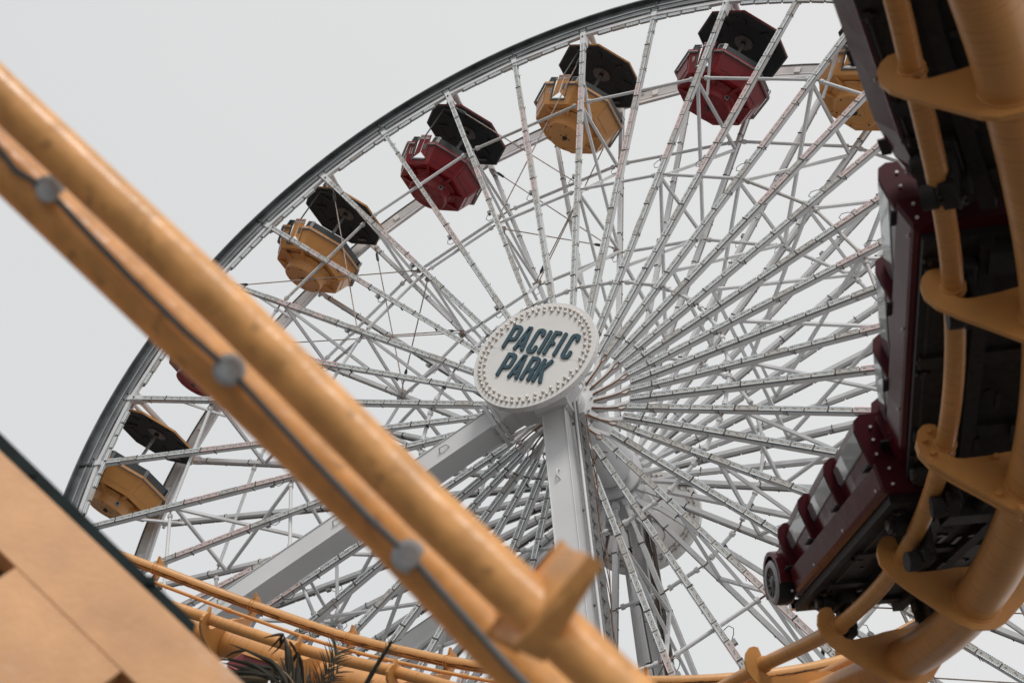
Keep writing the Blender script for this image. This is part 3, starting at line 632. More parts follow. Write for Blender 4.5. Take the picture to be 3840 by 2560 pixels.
def sign(y, s, label, lettered=True):
    """round sign: s = -1 faces the viewer's side (-Y), 1 faces away"""
    root = thing('round_sign', label, 'sign', (0, y, HZ)); ax = X * (-s); az = Y * s
    mb = MB(); mb.lathe([(.001, 0), (1.155, 0), (1.16, -.004), (1.16, -.12), (1.14, -.125), (.001, -.125)], (0, 0, 0), ax, Z, az, 96, 0, smooth=False)
    for k in range(30): a = k * PI / 15; mb.disc(V((1.161 * math.cos(a), 0, 1.161 * math.sin(a))) - az * (.03 if k % 2 else .09), (math.cos(a), 0, math.sin(a)), .008, .008, 6, 1)
    mb.add([ax * -1.0 + Z * .0 + az * .0012, ax * 1.0 + az * .0012, ax * 1.0 + Z * .003 + az * .0012, ax * -1.0 + Z * .003 + az * .0012], [(0, 1, 2, 3)], 2)
    mb.build('face', [M_SIGN, M_SOCK, M_GREY], root)
    if lettered:
        for word, y0, xs in (('PACIFIC', .0, (-.735, -.485, -.20, .045, .165, .375, .545)), ('PARK', -.585, (-.515, -.26, .01, .265))):
            for i, (ch, x0) in enumerate(zip(word, xs)):
                w = {'P': .225, 'A': .235, 'C': .20, 'I': .08, 'F': .18, 'R': .22, 'K': .225}[ch]; h = .535 if word == 'PACIFIC' else .525; mb = MB()
                for j, st in enumerate(letter(ch, x0, y0, w, h)):
                    stroke(mb, st, .072, V((0, 0, 0)), ax, Z, az, .012, .034 + .001 * j)
                    for q in (0, -1): mb.disc(ax * st[q][0] + Z * st[q][1] + az * .036, az, .009, .008, 6, 1)
                mb.build('letter', [M_TEAL, M_BLACK], root)
    bulb = None
    for r_, cnt, off in ((1.045, 60, 0.02), (.955, 41, 0.05)):
        for k in range(cnt):
            a = 2 * PI * k / cnt + off; p = ax * (r_ * math.cos(a)) + Z * (r_ * math.sin(a))
            if bulb is None:
                mb = MB(); mb.lathe([(.026, 0), (.026, .012), (.021, .014), (.025, .026), (.025, .040), (.016, .050), (.001, .053)], (0, 0, 0), ax, Z, az, 12, 0)
                mb.m = [1 if i < 24 else 0 for i in range(len(mb.f))]
                bulb = mb.build('bulb', [M_BULB, M_SOCK], root); bulb.location = p
            elif k < 60 and (r_ > 1 or k < 40): clone(bulb, root, None, p)
    mb = MB()                                # wiring on the back of the box
    for r_, cnt in ((1.045, 60), (.955, 41)):
        for k in range(cnt):
            a = 2 * PI * k / cnt; a2 = 2 * PI * (k + 1) / cnt; p = ax * (r_ * math.cos(a)) + Z * (r_ * math.sin(a)) - az * .14
            mb.box(p, (.035, .04, .035), Matrix.Rotation(a, 3, 'Y')); am = (a + a2) / 2; rm = r_ - .02
            mb.tube([p, ax * (rm * math.cos(am)) + Z * (rm * math.sin(am)) - az * .145, ax * (r_ * math.cos(a2)) + Z * (r_ * math.sin(a2)) - az * .14], .008, 4)
    for r_ in (.42, .62):
        mb.tube([ax * (r_ * math.cos(a * .2)) + Z * (.6 * r_ * math.sin(a * .2) - .3) - az * .14 for a in range(24)], .01, 4)
    mb.build('wiring', M_SOCK, root)
    return root
sign(-1.525, -1, 'round white sign reading PACIFIC PARK in teal letters, ringed with bulbs')
sign(WY + 1.525, 1, 'round white sign on the far side seen from behind with its wiring')

# ================================================================ roller coaster track
T1 = [((13.8313, -16.5216, 6.4862), (-0.9913, 0.0502, -0.1221), (-0.1201, 0.0403, 0.9919)),
((13.9134, -15.1217, 6.441), (-0.9065, -0.028, -0.4213), (-0.4221, 0.0377, 0.9058)),
((13.8329, -13.7182, 6.3333), (-0.8457, -0.1553, -0.5106), (-0.5179, 0.0077, 0.8554)),
((13.5027, -12.3801, 6.1769), (-0.7978, -0.3391, -0.4985), (-0.5044, -0.0776, 0.86)),
((12.9314, -11.1361, 6.0603), (-0.7321, -0.449, -0.5123), (-0.4643, -0.2213, 0.8576)),
((12.1495, -10.0159, 6.0574), (-0.6109, -0.4835, -0.6268), (-0.5041, -0.3729, 0.779)),
((11.174, -8.9966, 6.0159), (-0.6794, -0.4584, -0.5731), (-0.5802, -0.1426, 0.8019))]
T2 = [((4.0494, -9.2812, 4.8269), (-0.3477, 0.7166, 0.6047), (0.1695, -0.5862, 0.7922)),
((5.0535, -8.8478, 4.9391), (-0.324, 0.7545, 0.5707), (0.1003, -0.5725, 0.8138)),
((6.1375, -8.5791, 5.0283), (-0.1872, 0.8026, 0.5664), (0.015, -0.5742, 0.8186)),
((7.2728, -8.4828, 5.1465), (-0.0649, 0.8162, 0.5741), (-0.0452, -0.5771, 0.8154)),
((8.3755, -8.4261, 5.286), (-0.2134, 0.7294, 0.65), (-0.0656, -0.6745, 0.7354)),
((9.3977, -8.2345, 5.567), (-0.45, 0.5817, 0.6776), (-0.0273, -0.7674, 0.6406)),
((10.2599, -7.8574, 6.0499), (-0.7054, 0.3469, 0.6181), (0.073, -0.8319, 0.5501)),
((10.8647, -7.3331, 6.7378), (-0.9053, 0.1823, 0.3836), (0.0689, -0.8282, 0.5562)),
((11.1514, -6.7261, 7.6176), (-0.9644, 0.1321, 0.2289), (0.0169, -0.8336, 0.5522))]
GH, RH, RR, SR = .4135, .3025, .055, .145
def frame(T, u):
    N = len(T); i = int(min(max(math.floor(u), 0), N - 2)); k = u - i; S = [V(a) for a, _, _ in T]
    p0 = S[i - 1] if i > 0 else 2 * S[0] - S[1]; p3 = S[i + 2] if i < N - 2 else 2 * S[-1] - S[-2]; p1, p2 = S[i], S[i + 1]
    if 0 <= k <= 1:
        o = .5 * ((2 * p1) + (-p0 + p2) * k + (2 * p0 - 5 * p1 + 4 * p2 - p3) * k * k + (-p0 + 3 * p1 - 3 * p2 + p3) * k ** 3)
        t = .5 * ((-p0 + p2) + 2 * (2 * p0 - 5 * p1 + 4 * p2 - p3) * k + 3 * (-p0 + 3 * p1 - 3 * p2 + p3) * k * k)
    elif k < 0: t = .5 * (p2 - p0); o = p1 + t * k
    else: t = .5 * (p3 - p1); o = p2 + t * (k - 1)
    kk = min(max(k, 0), 1); b = V(T[i][1]).lerp(V(T[i + 1][1]), kk); t.normalize(); b = (b - t * b.dot(t)).normalized(); return o, t, b, t.cross(b)
HALF = [(0, -.195), (.08, -.192), (.15, -.155), (.29, -.03), (.43, .09), (.52, .18), (.565, .26), (.571, .336), (.55, .40), (.515, .438), (.48, .445), (.445, .435), (.43, .38), (.425, .31), (.412, .27), (.415, .235), (.40, .212), (.37, .198), (.33, .193), (.2, .20), (.1, .215)]
HALF2 = [(x, y if x < .46 or y < .3 else .30 + (y - .30) * .55) for x, y in HALF]
TIE = HALF + [(0, .22)] + [(-x, y) for x, y in HALF[:0:-1]]
TIE2 = HALF2 + [(0, .22)] + [(-x, y) for x, y in HALF2[:0:-1]]
def track(T, u0, u1, name_label, ties, ra=None, flange=()):
    c = frame(T, (u0 + u1) / 2)[0]; base = V((c.x, c.y, 0)); root = thing('roller_coaster_track', name_label, 'track', base)
    st = lambda a, b: [a + (b - a) * i / (14 * (b - a) // 1 + 10) for i in range(int(14 * (b - a) // 1 + 10) + 1)]
    mb = MB(); mb.tube([frame(T, u)[0] for u in st(u0, u1)], SR, 40); mb.build('spine', M_YEL, root, base)
    for s in (1, -1):
        e = ra if (ra and s > 0) else u1
        mb = MB(); pts = []
        for u in st(u0, e): o, t, b, n = frame(T, u); pts.append(o + b * s * GH + n * RH)
        mb.tube(pts, RR, 24); mb.build('rail', M_YELW if T is T2 and s > 0 else M_YEL, root, base)
    for i in ties:
        o, t, b, n = frame(T, i); mb = MB()
        for q in ((-.035, -.003), (.003, .035)) if i in flange else ((-.014, .014),):
            mb.prism(TIE2 if T is T2 else TIE, o, b, n, t, q[0], q[1])
        if i in flange:
            for x, y in ((.53, .33), (.49, .39), (.50, .24), (.20, -.06), (.10, -.165), (-.10, -.165), (.16, .18), (-.53, .33), (-.49, .39), (-.5, .24)):
                mb.tube([o + b * x + n * y + t * -.06, o + b * x + n * y + t * .06], .020, 6)
        mb.build('tie', M_YELP, root, base, bevel=.005)
        for cx, cy, r_ in ((0, 0, SR), (GH, RH, RR), (-GH, RH, RR)):
            for sgn in (-1, 1):
                off = (.036 if i in flange else .016) * sgn; wr = .004 if T is T2 else .008; mb = MB()
                mb.tube([o + b * (cx + (r_ + .003) * math.cos(a * PI / 12)) + n * (cy + (r_ + .003) * math.sin(a * PI / 12)) + t * off for a in range(25)], wr, 6)
                mb.build('weld', M_YELP, root, base)
    return root, base
root1, base1 = track(T1, -.6, 6.9, 'near yellow roller coaster track curving down past the dark red train', [0, 1, 2, 3, 4, 5, 6], flange=(3,))
root2, base2 = track(T2, -1.2, 7.2, 'yellow track with a scraped upper rail crossing low behind the palm', [0, 1, 2, 3, 4, 5, 6, 7], ra=7.95)
mb = MB(); pts = []
for i in range(90):
    u = -1.1 + i * .09; o, t, b, n = frame(T2, u); pts.append(o + b * .20 + n * (.245))
mb.tube(pts, .019, 8)
for i in range(4, 88, 9): d = (pts[i + 1] - pts[i]).normalized(); mb.tube([pts[i] - d * .03, pts[i] + d * .03], .026, 8)
mb.build('conduit', M_YELP, root2, base2)
# steel columns that carry the two stretches of track
for T, u, r_, b_ in ((T2, 4.5, root2, base2), (T1, 6.6, root1, base1)):
    o, t, b, n = frame(T, u); mb = MB(); foot = V((o.x + .6, o.y - .8, 0)); mb.tube([o - n * .12, foot], .16, 20); mb.disc(foot + Z * .02, Z, .3, .04, 20); mb.build('column', M_YEL, r_, b_)

# ================================================================ roller coaster train
def car(ur, uf, label, front=False, zr=(1.14, 1.10, 1.08, 1.06), hw=.61, db=0.0, dn=0.0, fl=.045, dn1=0.0, db1=0.0):
    o0, t0, b0, n0 = frame(T1, ur); o1, t1, b1, n1 = frame(T1, uf)
    o0 = o0 + n0 * dn; o1 = o1 + n1 * dn1 + b1 * db1
    t = (o1 - o0).normalized(); b = (b0 + b1); b = (b - t * b.dot(t)).normalized(); n = t.cross(b)
    R = Matrix((t, b, n)).transposed(); root = thing('roller_coaster_car', label, 'roller coaster car', o0 + b * db, 'cars of the dark red train', R)
    Lc = 2.33; z0, z1 = .52, .72
    P = [.06, .76, 1.42, 2.0]; E = Lc - .05
    # lower body
    mb = MB()
    prof = [(-hw + fl + .035, z0), (-hw + fl + .01, z0 + .015), (-hw + fl, z0 + .04), (-hw, z1 - .02), (-hw + .02, z1), (hw - .02, z1), (hw, z1 - .02), (hw - fl, z0 + .04), (hw - fl - .01, z0 + .015), (hw - fl - .035, z0)]
    xs = [0, E - .45, E - .2, E] if not front else [0, E - .27]
    k = len(prof)
    sc = lambda i: 1 - (.06 if i == 2 else .16 if i == 3 else 0)
    vs = [(x, y * sc(i), z) for i, x in enumerate(xs) for y, z in prof]
    mb.add(vs, [(i * k + j, i * k + (j + 1) % k, (i + 1) * k + (j + 1) % k, (i + 1) * k + j) for i in range(len(xs) - 1) for j in range(k)], 0)
    mb.add([(xs[-1], y * sc(len(xs) - 1), z) for y, z in prof], [tuple(range(k))], 0)
    mb.build('body', M_CARG, root)
    mb = MB(); mb.prism([(y * 1.004, z) for y, z in prof], V((0, 0, 0)), Y, Z, X, -.05, 0.0, 0, 0)
    rp = mb.build('rear_panel', M_CARM, root, bevel=.006)
    one = [(-.035, -.085), (.075, -.085), (.07, -.055), (.03, -.055), (.02, .05), (.045, .065), (.04, .095), (-.04, .095), (-.055, .05), (-.02, .03), (-.012, -.055), (-.04, -.055)]
    mb = MB(); mb.prism([(-(x), z) for x, z in one], V((-.0515, .38, .62)), Y, Z, X, -.003, 0); mb.build('number', M_UNDER, rp)
    class Bolts:
        def disc(self, *a):
            m_ = MB(); m_.disc(a[0], a[1], .009, a[3], 10); m_.build('bolt', M_LABEL, root)
    bolts = Bolts()
    for z in (.565, .665): 
        for s in (1, -1): bolts.disc((-.055, s * (hw - .075), z), X, .012, .012, 8)
    for x in (.08, .8, 1.5, 2.1):
        for s in (1, -1): bolts.disc((x, s * (hw - fl * .8), z0 + .055), Y, .012, .012, 8)
    # four stepped seat sections, each wider at its back edge
    for i, x0 in enumerate(P):
        x1 = P[i + 1] + .03 if i < 3 else (E - .02 if not front else E - .02)
        zt = zr[i]; zf = (zr[i + 1] if i < 3 else zr[3] - .12) - .0; e = hw + .04; w1 = hw - .018
        def sec(x, w, zt, f): return [(x, f * (w - .055), z1), (x, f * (w - .045), z1 + .05), (x, f * w, zt - .10), (x, f * (w - .012), zt - .035), (x, f * (w - .055), zt), (x, 0, zt + .012)]
        A = sec(x0, e, zt, 1) + sec(x0, e, zt, -1)[::-1][1:]; B = sec(x1, w1, zf, 1) + sec(x1, w1, zf, -1)[::-1][1:]
        m = len(A); Mid = [V(p) * .45 + V(q) * .55 for p, q in zip(A, B)]
        Mid = [V((p.x, p.y * 1.008, p.z)) for p in Mid]
        mb = MB(); mb.add(A + Mid + B, [(r * m + j, r * m + j + 1, (r + 1) * m + j + 1, (r + 1) * m + j) for r in (0, 1) for j in range(m - 1)], 0, None, False)
        mb.build('seat_shell', M_CARG, root)
        mb = MB(); mb.add(A + [V(p) + V((.03, 0, 0)) for p in A], [tuple(range(m)), tuple(range(2 * m - 1, m - 1, -1))] + [(j, (j + 1) % m, m + (j + 1) % m, m + j) for j in range(m)])
        mb.build('seat_back', M_CARM, root)
        for s in (1, -1):
            for z in ((zt - .09, (zt + z1) / 2, z1 + .08) if i == 0 else (zt - .09, (zt + z1) / 2 - .02)): bolts.disc((x0 - .006, s * (e - .10), z), X, .012, .012, 8)
            if i < 3:                        # window patch on the side of the section
                a0, a1 = V(A[1] if s > 0 else A[-2]), V(A[2] if s > 0 else A[-3]); c0, c1 = V(B[1] if s > 0 else B[-2]), V(B[2] if s > 0 else B[-3])
                m0, m1 = V(Mid[1] if s > 0 else Mid[-2]), V(Mid[2] if s > 0 else Mid[-3])
                def q(u, v, d=.004):
                    if u < .5: lo, hi = a0.lerp(m0, u * 2), a1.lerp(m1, u * 2)
                    else: lo, hi = m0.lerp(c0, u * 2 - 1), m1.lerp(c1, u * 2 - 1)
                    return lo.lerp(hi, v) + V((0, s * d, 0))
                mb = MB(); top = .98 if i == 0 else .93
                g_ = [q(.04, .36), q(.5, .38), q(.88, .40), q(.93, .55), q(.90, top), q(.5, top), q(.04, top)]
                mb.add(g_, [(0, 1, 5, 6), (1, 2, 3, 4, 5)], 0)
                mb.add([q(.04, .30, .003), q(.5, .32, .003), q(.90, .34, .003), q(.88, .40, .0045), q(.5, .38, .0045), q(.04, .36, .0045)], [(0, 1, 4, 5), (1, 2, 3, 4)], 1)
                mb.build('window', [M_GLASS, M_TRIM], root)
            mb = MB(); mb.box((x0 + .03, s * (hw - .0), z1 + .002), (.10, .05, .014)); mb.build('seat_hinge', M_BLACK, root)
        if i < 3:
            for s in (1, -1):
                mb = MB(); mb.lathe([(.001, .17), (.05, .16), (.10, .10), (.12, .0)], (P[i + 1] - .12, s * (hw - .20), zt - .03), X, Y, Z, 16); mb.build('headrest', M_TRIM, root)
    if front:
        nose = MB()                          # rounded hood and wings
        ss = [(E - .28, hw - .0, 1.03, .70), (E - .12, hw + .035, 1.02, .72), (E + .06, hw + .05, .98, .72), (E + .18, hw + .02, .92, .70), (E + .27, hw - .08, .85, .66), (E + .33, hw - .28, .76, .66)]
        rings = []
        for x, w, zt, zl in ss:
            rings.append([(x, -w * .96, zl), (x, -w, zl + .12), (x, -w, zt - .14), (x, -w * .88, zt - .05), (x, -w * .6, zt), (x, 0, zt + .03), (x, w * .6, zt), (x, w * .88, zt - .05), (x, w, zt - .14), (x, w, zl + .12), (x, w * .96, zl)])
        m = 11; nose.add([p for r in rings for p in r], [(r * m + j, r * m + (j + 1) % m, (r + 1) * m + (j + 1) % m, (r + 1) * m + j) for r in range(5) for j in range(m)], 0, None, True); nose.add(rings[-1], [tuple(range(m))])
        nose.build('hood', M_CARG, root)
        for s in (1, -1):
            mb = MB(); mb.lathe([(.001, .05), (.06, .04), (.085, .0), (.09, -.05), (.07, -.10)], (E + .27, s * .42, .78), Y, Z, X, 20); mb.build('headlight', M_CHROME, root)
            c = (E + .01, s * (hw + .0), .70)
            mb = MB(); mb.lathe([(.135, -.075), (.158, -.065), (.168, -.03), (.168, .03), (.160, .06)], c, X, Z, Y * s, 36, 0); mb.lathe([(.160, .06), (.142, .078), (.112, .072)], c, X, Z, Y * s, 36, 1)
            w = mb.build('front_wheel', [M_TYRE, M_TYREW], root)
            mb = MB(); mb.lathe([(.118, .070), (.112, .05), (.055, .045), (.05, .062), (.035, .07), (.001, .072)], c, X, Z, Y * s, 30)
            for k in range(12):
                a = k * PI / 6; d = V((math.cos(a), 0, math.sin(a))); mb.beam(V(c) + d * .05 + Y * s * .052, V(c) + d * .112 + Y * s * .062, .012, .012)
            mb.build('rim', M_GREYD, w)
            mb = MB()
            arc = [(.225 * math.cos(a * PI / 10), .225 * math.sin(a * PI / 10)) for a in range(-1, 12)] + [(.195 * math.cos(a * PI / 10), .195 * math.sin(a * PI / 10)) for a in range(11, -2, -1)]
            mb.prism(arc, c, X, Z, Y * s, -.10, .065); mb.build('wing', M_CARG, root, bevel=.01)
        mb = MB(); mb.beam((E + .30, -.5, .60), (E + .30, .5, .60), .06, .07, up=Z); mb.build('bumper', M_CHROME, root)
    # chassis
    mb = MB(); mb.box((Lc / 2 - .02, 0, .495), (Lc - .08, 2 * (hw - fl) - .09, .06)); mb.box((Lc / 2, .20, .44), (Lc - .1, .08, .07)); mb.box((Lc / 2, -.20, .44), (Lc - .1, .08, .07))
    for x in (.25, .95, 1.6, 2.1): mb.box((x, 0, .455), (.09, 1.0, .04))
    mb.box((.15, 0, .42), (.16, .4, .10)); mb.tube([(-.12, 0, .43), (.1, 0, .43)], .04, 8); mb.build('chassis', M_UNDER, root)
    mb = MB()
    for s in (1, -1):
        for x0, x1 in ((.15, .95), (1.05, 1.8)):
            mb.tube([(x0, s * .47, .45), (x1, s * .47, .45)], .008, 6)
            for x in (x0, x1): mb.tube([(x - .03, s * .47, .45), (x + .03, s * .47, .45)], .018, 6); mb.tube([(x, s * .43, .45), (x, s * .51, .45)], .012, 6)
        for k in range(5): mb.disc((.3 + .33 * k, s * .36, .463), Z, .014, .012, 6)
    for x, y in ((.5, .1), (.55, -.12), (1.2, .12), (1.5, -.1), (1.1, -.3), (1.6, .3)): mb.disc((x, y, .40), Z, .022, .02, 6); mb.box((x + .1, y * .5, .41), (.14, .03, .02))
    mb.build('brake_linkage', M_SOOT, root)
    for x in (.30, Lc - .38):
        for s in (1, -1):
            bm = MB(); bm.box((x, s * .30, .43), (.30, .10, .10)); bm.box((x, s * .29, .33), (.20, .04, .26)); bm.box((x, s * .31, .20), (.16, .08, .08)); bm.box((x + .1, s * .28, .38), (.12, .10, .10))
            bg_ = bm.build('bogie', M_UNDER, root, bevel=.01)
            for dx in ((.0,) if s else ()):
                mb = MB(); c = V((x + dx, s * (GH + .02), RH + RR + .070)); mb.disc(c, Y, .070, .07, 24, 0); mb.disc(c + Y * s * .045, Y, .056, .03, 20, 1); mb.disc(c + Y * s * .065, Y, .036, .016, 16, 2)
                for k in range(6): a = k * PI / 3; mb.disc(c + V((.044 * math.cos(a), s * .062, .044 * math.sin(a))), Y, .006, .01, 6, 2)
                mb.build('road_wheel', [M_TYRE, M_SOOT, M_GREYD], bg_)
            mb = MB(); c = V((x, s * .40, RH - RR - .062)); mb.disc(c, Y, .062, .07, 24, 0); mb.disc(c - Y * s * .042, Y, .05, .02, 16, 1)
            for k in range(6): a = k * PI / 3; mb.disc(c + V((.038 * math.cos(a), -s * .055, .038 * math.sin(a))), Y, .007, .01, 6, 2)
            mb.build('under_wheel', [M_TYRE, M_SOOT, M_GREYD], bg_)
            mb = MB(); c = V((x + .10, s * (GH - RR - .070), RH - .01)); mb.disc(c, Z, .066, .06, 24, 0); mb.disc(c - Z * .04, Z, .05, .02, 16, 1); mb.disc(c - Z * .055, Z, .03, .02, 10, 2)
            for k in range(6): a = k * PI / 3; mb.disc(c + V((.04 * math.cos(a), .04 * math.sin(a), -.055)), Z, .008, .012, 6, 2)
            mb.build('side_wheel', [M_TYRE, M_SOOT, M_GREYD], bg_)
    return root
car(3.60, 5.1, 'front car of the dark red train, with a spoked wheel and a rounded hood', True, (1.07, 1.06, 1.06, 1.05), .625, .02, -.055, .018, .035)
car(1.90, 3.4, 'middle dark red car with streaky reflections on its side beside the track', False, (1.11, 1.10, 1.09, 1.07), .605)
car(.10, 1.6, 'dark red car at the top right, cut off by the top of the picture', False, (1.14, 1.10, 1.08, 1.06), .67, .07, 0.0, .125, 0.0, .025)

# ================================================================ near yellow pipes with bolts
root = thing('bolted_pipe_rail', 'blurred near pair of yellow pipes with grey bolts crossing from upper left', 'pipe rail', V((P3(1100, 1400, 3.4).x, P3(1100, 1400, 3.4).y, 0))); bo = root.location.copy()
mb = MB(); A0 = P3(-700, -330, 3.75); A1 = P3(0, 355, 3.62); A2 = P3(860, 1161, 3.45); A3 = P3(1600, 1902, 3.25); A4 = P3(2208, 2475, 3.0); A5 = P3(2700, 2940, 2.85)
mb.tube([A0, A1, A2, A3, A4, A5], .0535, 48); mb.build('pipe', M_YELN, root, bo)
mb = MB(); Bc = [P3(-700, -60, 3.82), P3(0, 606, 3.72), P3(860, 1424, 3.60), P3(1469, 2002, 3.46), P3(1943, 2500, 3.3), P3(2500, 3080, 3.15)]
mb.tube(Bc, .0585, 48); mb.build('pipe', M_YELN, root, bo)
def onB(u, v, d, k=0.0): return P3(u, v, d)
cab = []
for (u, v, d) in ((-300, 250, 3.68), (0, 565, 3.66), (60, 640, 3.655), (180, 714, 3.655), (330, 876, 3.645), (500, 1052, 3.63), (700, 1246, 3.60), (860, 1386, 3.57), (1000, 1538, 3.55), (1180, 1732, 3.53), (1380, 1938, 3.48), (1535, 2084, 3.45), (1700, 2268, 3.40), (1900, 2490, 3.33)): cab.append(P3(u, v, 3.72 - u * .000172 - u * u * 2.2e-8 - .074))
mb = MB(); cab.append(P3(2300, 2905, 3.05)); mb.tube(cab, .0078, 10); mb.build('cable', M_GREYBAR, root, bo)
for u, v, d in ((180, 716, 3.645), (860, 1386, 3.56), (1532, 2084, 3.43), (-420, 110, 3.7)):
    mb = MB(); d = 3.72 - u * .000172 - u * u * 2.2e-8 - .05; p = P3(u, v, d); q = P3(u, v, d - .05); mb.tube([p + (p - q) * 1.2, q], .026, 24); mb.tube([q, q + (q - p) * .10], .022, 24); mb.tube([q + (q - p) * .10, q + (q - p) * .14], .009, 12); mb.tube([p + (p - q) * .3 , p + (p - q) * .5], .036, 24); mb.build('bolt', M_BOLT, root, bo)
def slab(name, quad, d0, d1, mats, root, bo, bev=.01):
    mb = MB(); f = [P3(u, v, d) for u, v, d in quad]; c = sum(f, V((0, 0, 0))) / 4; nrm = (f[1] - f[0]).cross(f[3] - f[0]).normalized()
    if nrm.dot(c - CAM) < 0: nrm = -nrm
    mb.add([p + nrm * d0 for p in f] + [p + nrm * d1 for p in f], [(0, 1, 2, 3), (7, 6, 5, 4), (0, 1, 5, 4), (1, 2, 6, 5), (2, 3, 7, 6), (3, 0, 4, 7)]); return mb.build(name, mats, root, bo, bevel=bev)
mb = MB(); f = [P3(2225, 2071, 2.93), P3(2268, 2113, 2.90), P3(2046, 2487, 3.0), P3(1940, 2425, 3.03)]; e_ = -CR * .055 - CU * .004 + CF * .16
mb.add(f + [p + e_ for p in f], [(0, 1, 2, 3), (7, 6, 5, 4), (0, 1, 5, 4), (1, 2, 6, 5), (2, 3, 7, 6), (3, 0, 4, 7)]); mb.build('cross_plate', M_YELN, root, bo, bevel=.008)
mb = MB(); mb.tube([P3(1835, 2265, 3.38), P3(1900, 2330, 3.30)], .022, 14); mb.tube([P3(1800, 2300, 3.42), P3(1990, 2470, 3.30)], .030, 14); mb.build('weld', M_YELN, root, bo)

# ================================================================ near yellow slab with a dark green edge
root = thing('boxed_yellow_beam', 'blurred flat yellow beam with dark slots and a dark green upper edge', 'beam', V((P3(200, 2300, 4.6).x, P3(200, 2300, 4.6).y, 0))); bo = root.location.copy()
nv = V((.55, -.68, .36)).normalized(); O0 = P3(300, 2250, 4.3)
def PS(u, v): d = P3(u, v, 1.0) - CAM; return CAM + d * ((O0 - CAM).dot(nv) / d.dot(nv))
D = 4.6; o = PS(0, 1690); ex = (PS(914, 2560) - o); Lx = ex.length; ex.normalize(); az = -nv; ey = az.cross(ex).normalized()
if ey.dot(CU) < 0: ey = -ey
sc = D / FPX
def lp(u, v): p = PS(u, v) - o; return p.dot(ex), p.dot(ey)
W1 = lp(55, 2129); W2 = lp(459, 2510); dw = (W1[1] + W2[1]) / 2; wh = .30; H = 1.25
mb = MB(); x0, x1 = -1.2, Lx + 1.2
def pl(a, b, c, d): mb.prism([(a, c), (b, c), (b, d), (a, d)], o, ex, ey, az, 0, .07)
xw = [(W1[0] - .36, W1[0]), (W2[0], W2[0] + .36), (W1[0] - .36 - (W2[0] - W1[0]) - .36, W1[0] - .36 - (W2[0] - W1[0]))]
pl(x0, x1, dw, 0); pl(x0, x1, -H, dw - wh)
xs = sorted(xw); cur = x0
for a, b in xs:
    if a > cur: pl(cur, a, dw - wh, dw)
    cur = max(cur, b)
pl(cur, x1, dw - wh, dw); mb.build('web', M_SLAB, root, bo)
mb = MB(); e0 = lp(0, 1608)[1]; xe = lp(740, 2325)[0]; mb.prism([(x0, .004), (lp(712, 2385)[0], .004), lp(740, 2325), lp(0, 1606), (x0, lp(0, 1606)[1])], o, ex, ey, az, .015, .10); 
for u, v in ((118, 1765), (568, 2168)): q = lp(u, v); mb.disc(o + ex * q[0] + ey * q[1] + az * .015, az, .014, .02, 10)
mb.build('edge_strip', M_GREENBLK, root, bo, bevel=.008)
mb = MB(); mb.prism([(x0, dw + .002), (x1, dw + .002), (x1, dw + .03), (x0, dw + .03)], o, ex, ey, az, -.003, 0); mb.build('rib', M_SLAB, root, bo, bevel=.004)
mb = MB()
mb.prism([(x0, -.15), (x1, -.15), (x1, -H), (x0, -H)], o, ex, ey, az, .075, .09, 1); mb.build('slot_shade_sheet', [M_SLAB, M_UNDER], root, bo)  # black sheet behind the open slots, shade of the hollow put into its colour

# ================================================================ palm and red canopy
PB = P3(1085, 2700, 11.5)
palm = thing('palm_tree', 'top of a palm with dark drooping and dried fronds in front of the lower track', 'palm tree', V((PB.x, PB.y, 0)), None); bo = palm.location.copy()
mb = MB(); mb.tube([V((PB.x + .15, PB.y + .1, 0)), V((PB.x + .08, PB.y, PB.z * .5)), PB - Z * .25], .13, 14, rs=[.17, .13, .10]); mb.build('trunk', M_TRUNK, palm, bo)
rp = random.Random(11)
def curve(P, k=6):
    o = []
    for i in range(len(P) - 1):
        p0 = P[max(i - 1, 0)]; p1 = P[i]; p2 = P[i + 1]; p3 = P[min(i + 2, len(P) - 1)]
        for j in range(k): t = j / k; o.append(.5 * ((2 * p1) + (-p0 + p2) * t + (2 * p0 - 5 * p1 + 4 * p2 - p3) * t * t + (-p0 + 3 * p1 - 3 * p2 + p3) * t ** 3))
    return o + [P[-1]]
def blade(mb, P, w, mi=0, k=4):
    P = curve(P, k); n = len(P); vs = []
    for i, p in enumerate(P):
        t = (P[min(i + 1, n - 1)] - P[max(i - 1, 0)]).normalized(); sd_ = t.cross(CF).normalized(); f = i / (n - 1); ww = w * 1.45 * min(1, .45 + 2.2 * f) * (1 - f ** 2.2) + .0008
        vs += [p + sd_ * ww, p - CF * ww * .5, p - sd_ * ww, p + CF * .002]
    mb.add(vs, [(4 * i + j, 4 * i + (j + 1) % 4, 4 * i + 4 + (j + 1) % 4, 4 * i + 4 + j) for i in range(n - 1) for j in range(4)], mi)
def px(pts, d): return [P3(u, v, d + .06 * i) for i, (u, v) in enumerate(pts)]
def frond_of(blades, d, mi=0):
    mb = MB()
    for pts, w in blades: blade(mb, px(pts, d + rp.uniform(-.12, .12)), w, mi if rp.random() > .12 else 1)
    return mb.build('frond', [M_PALM, M_PALMD], palm, bo)
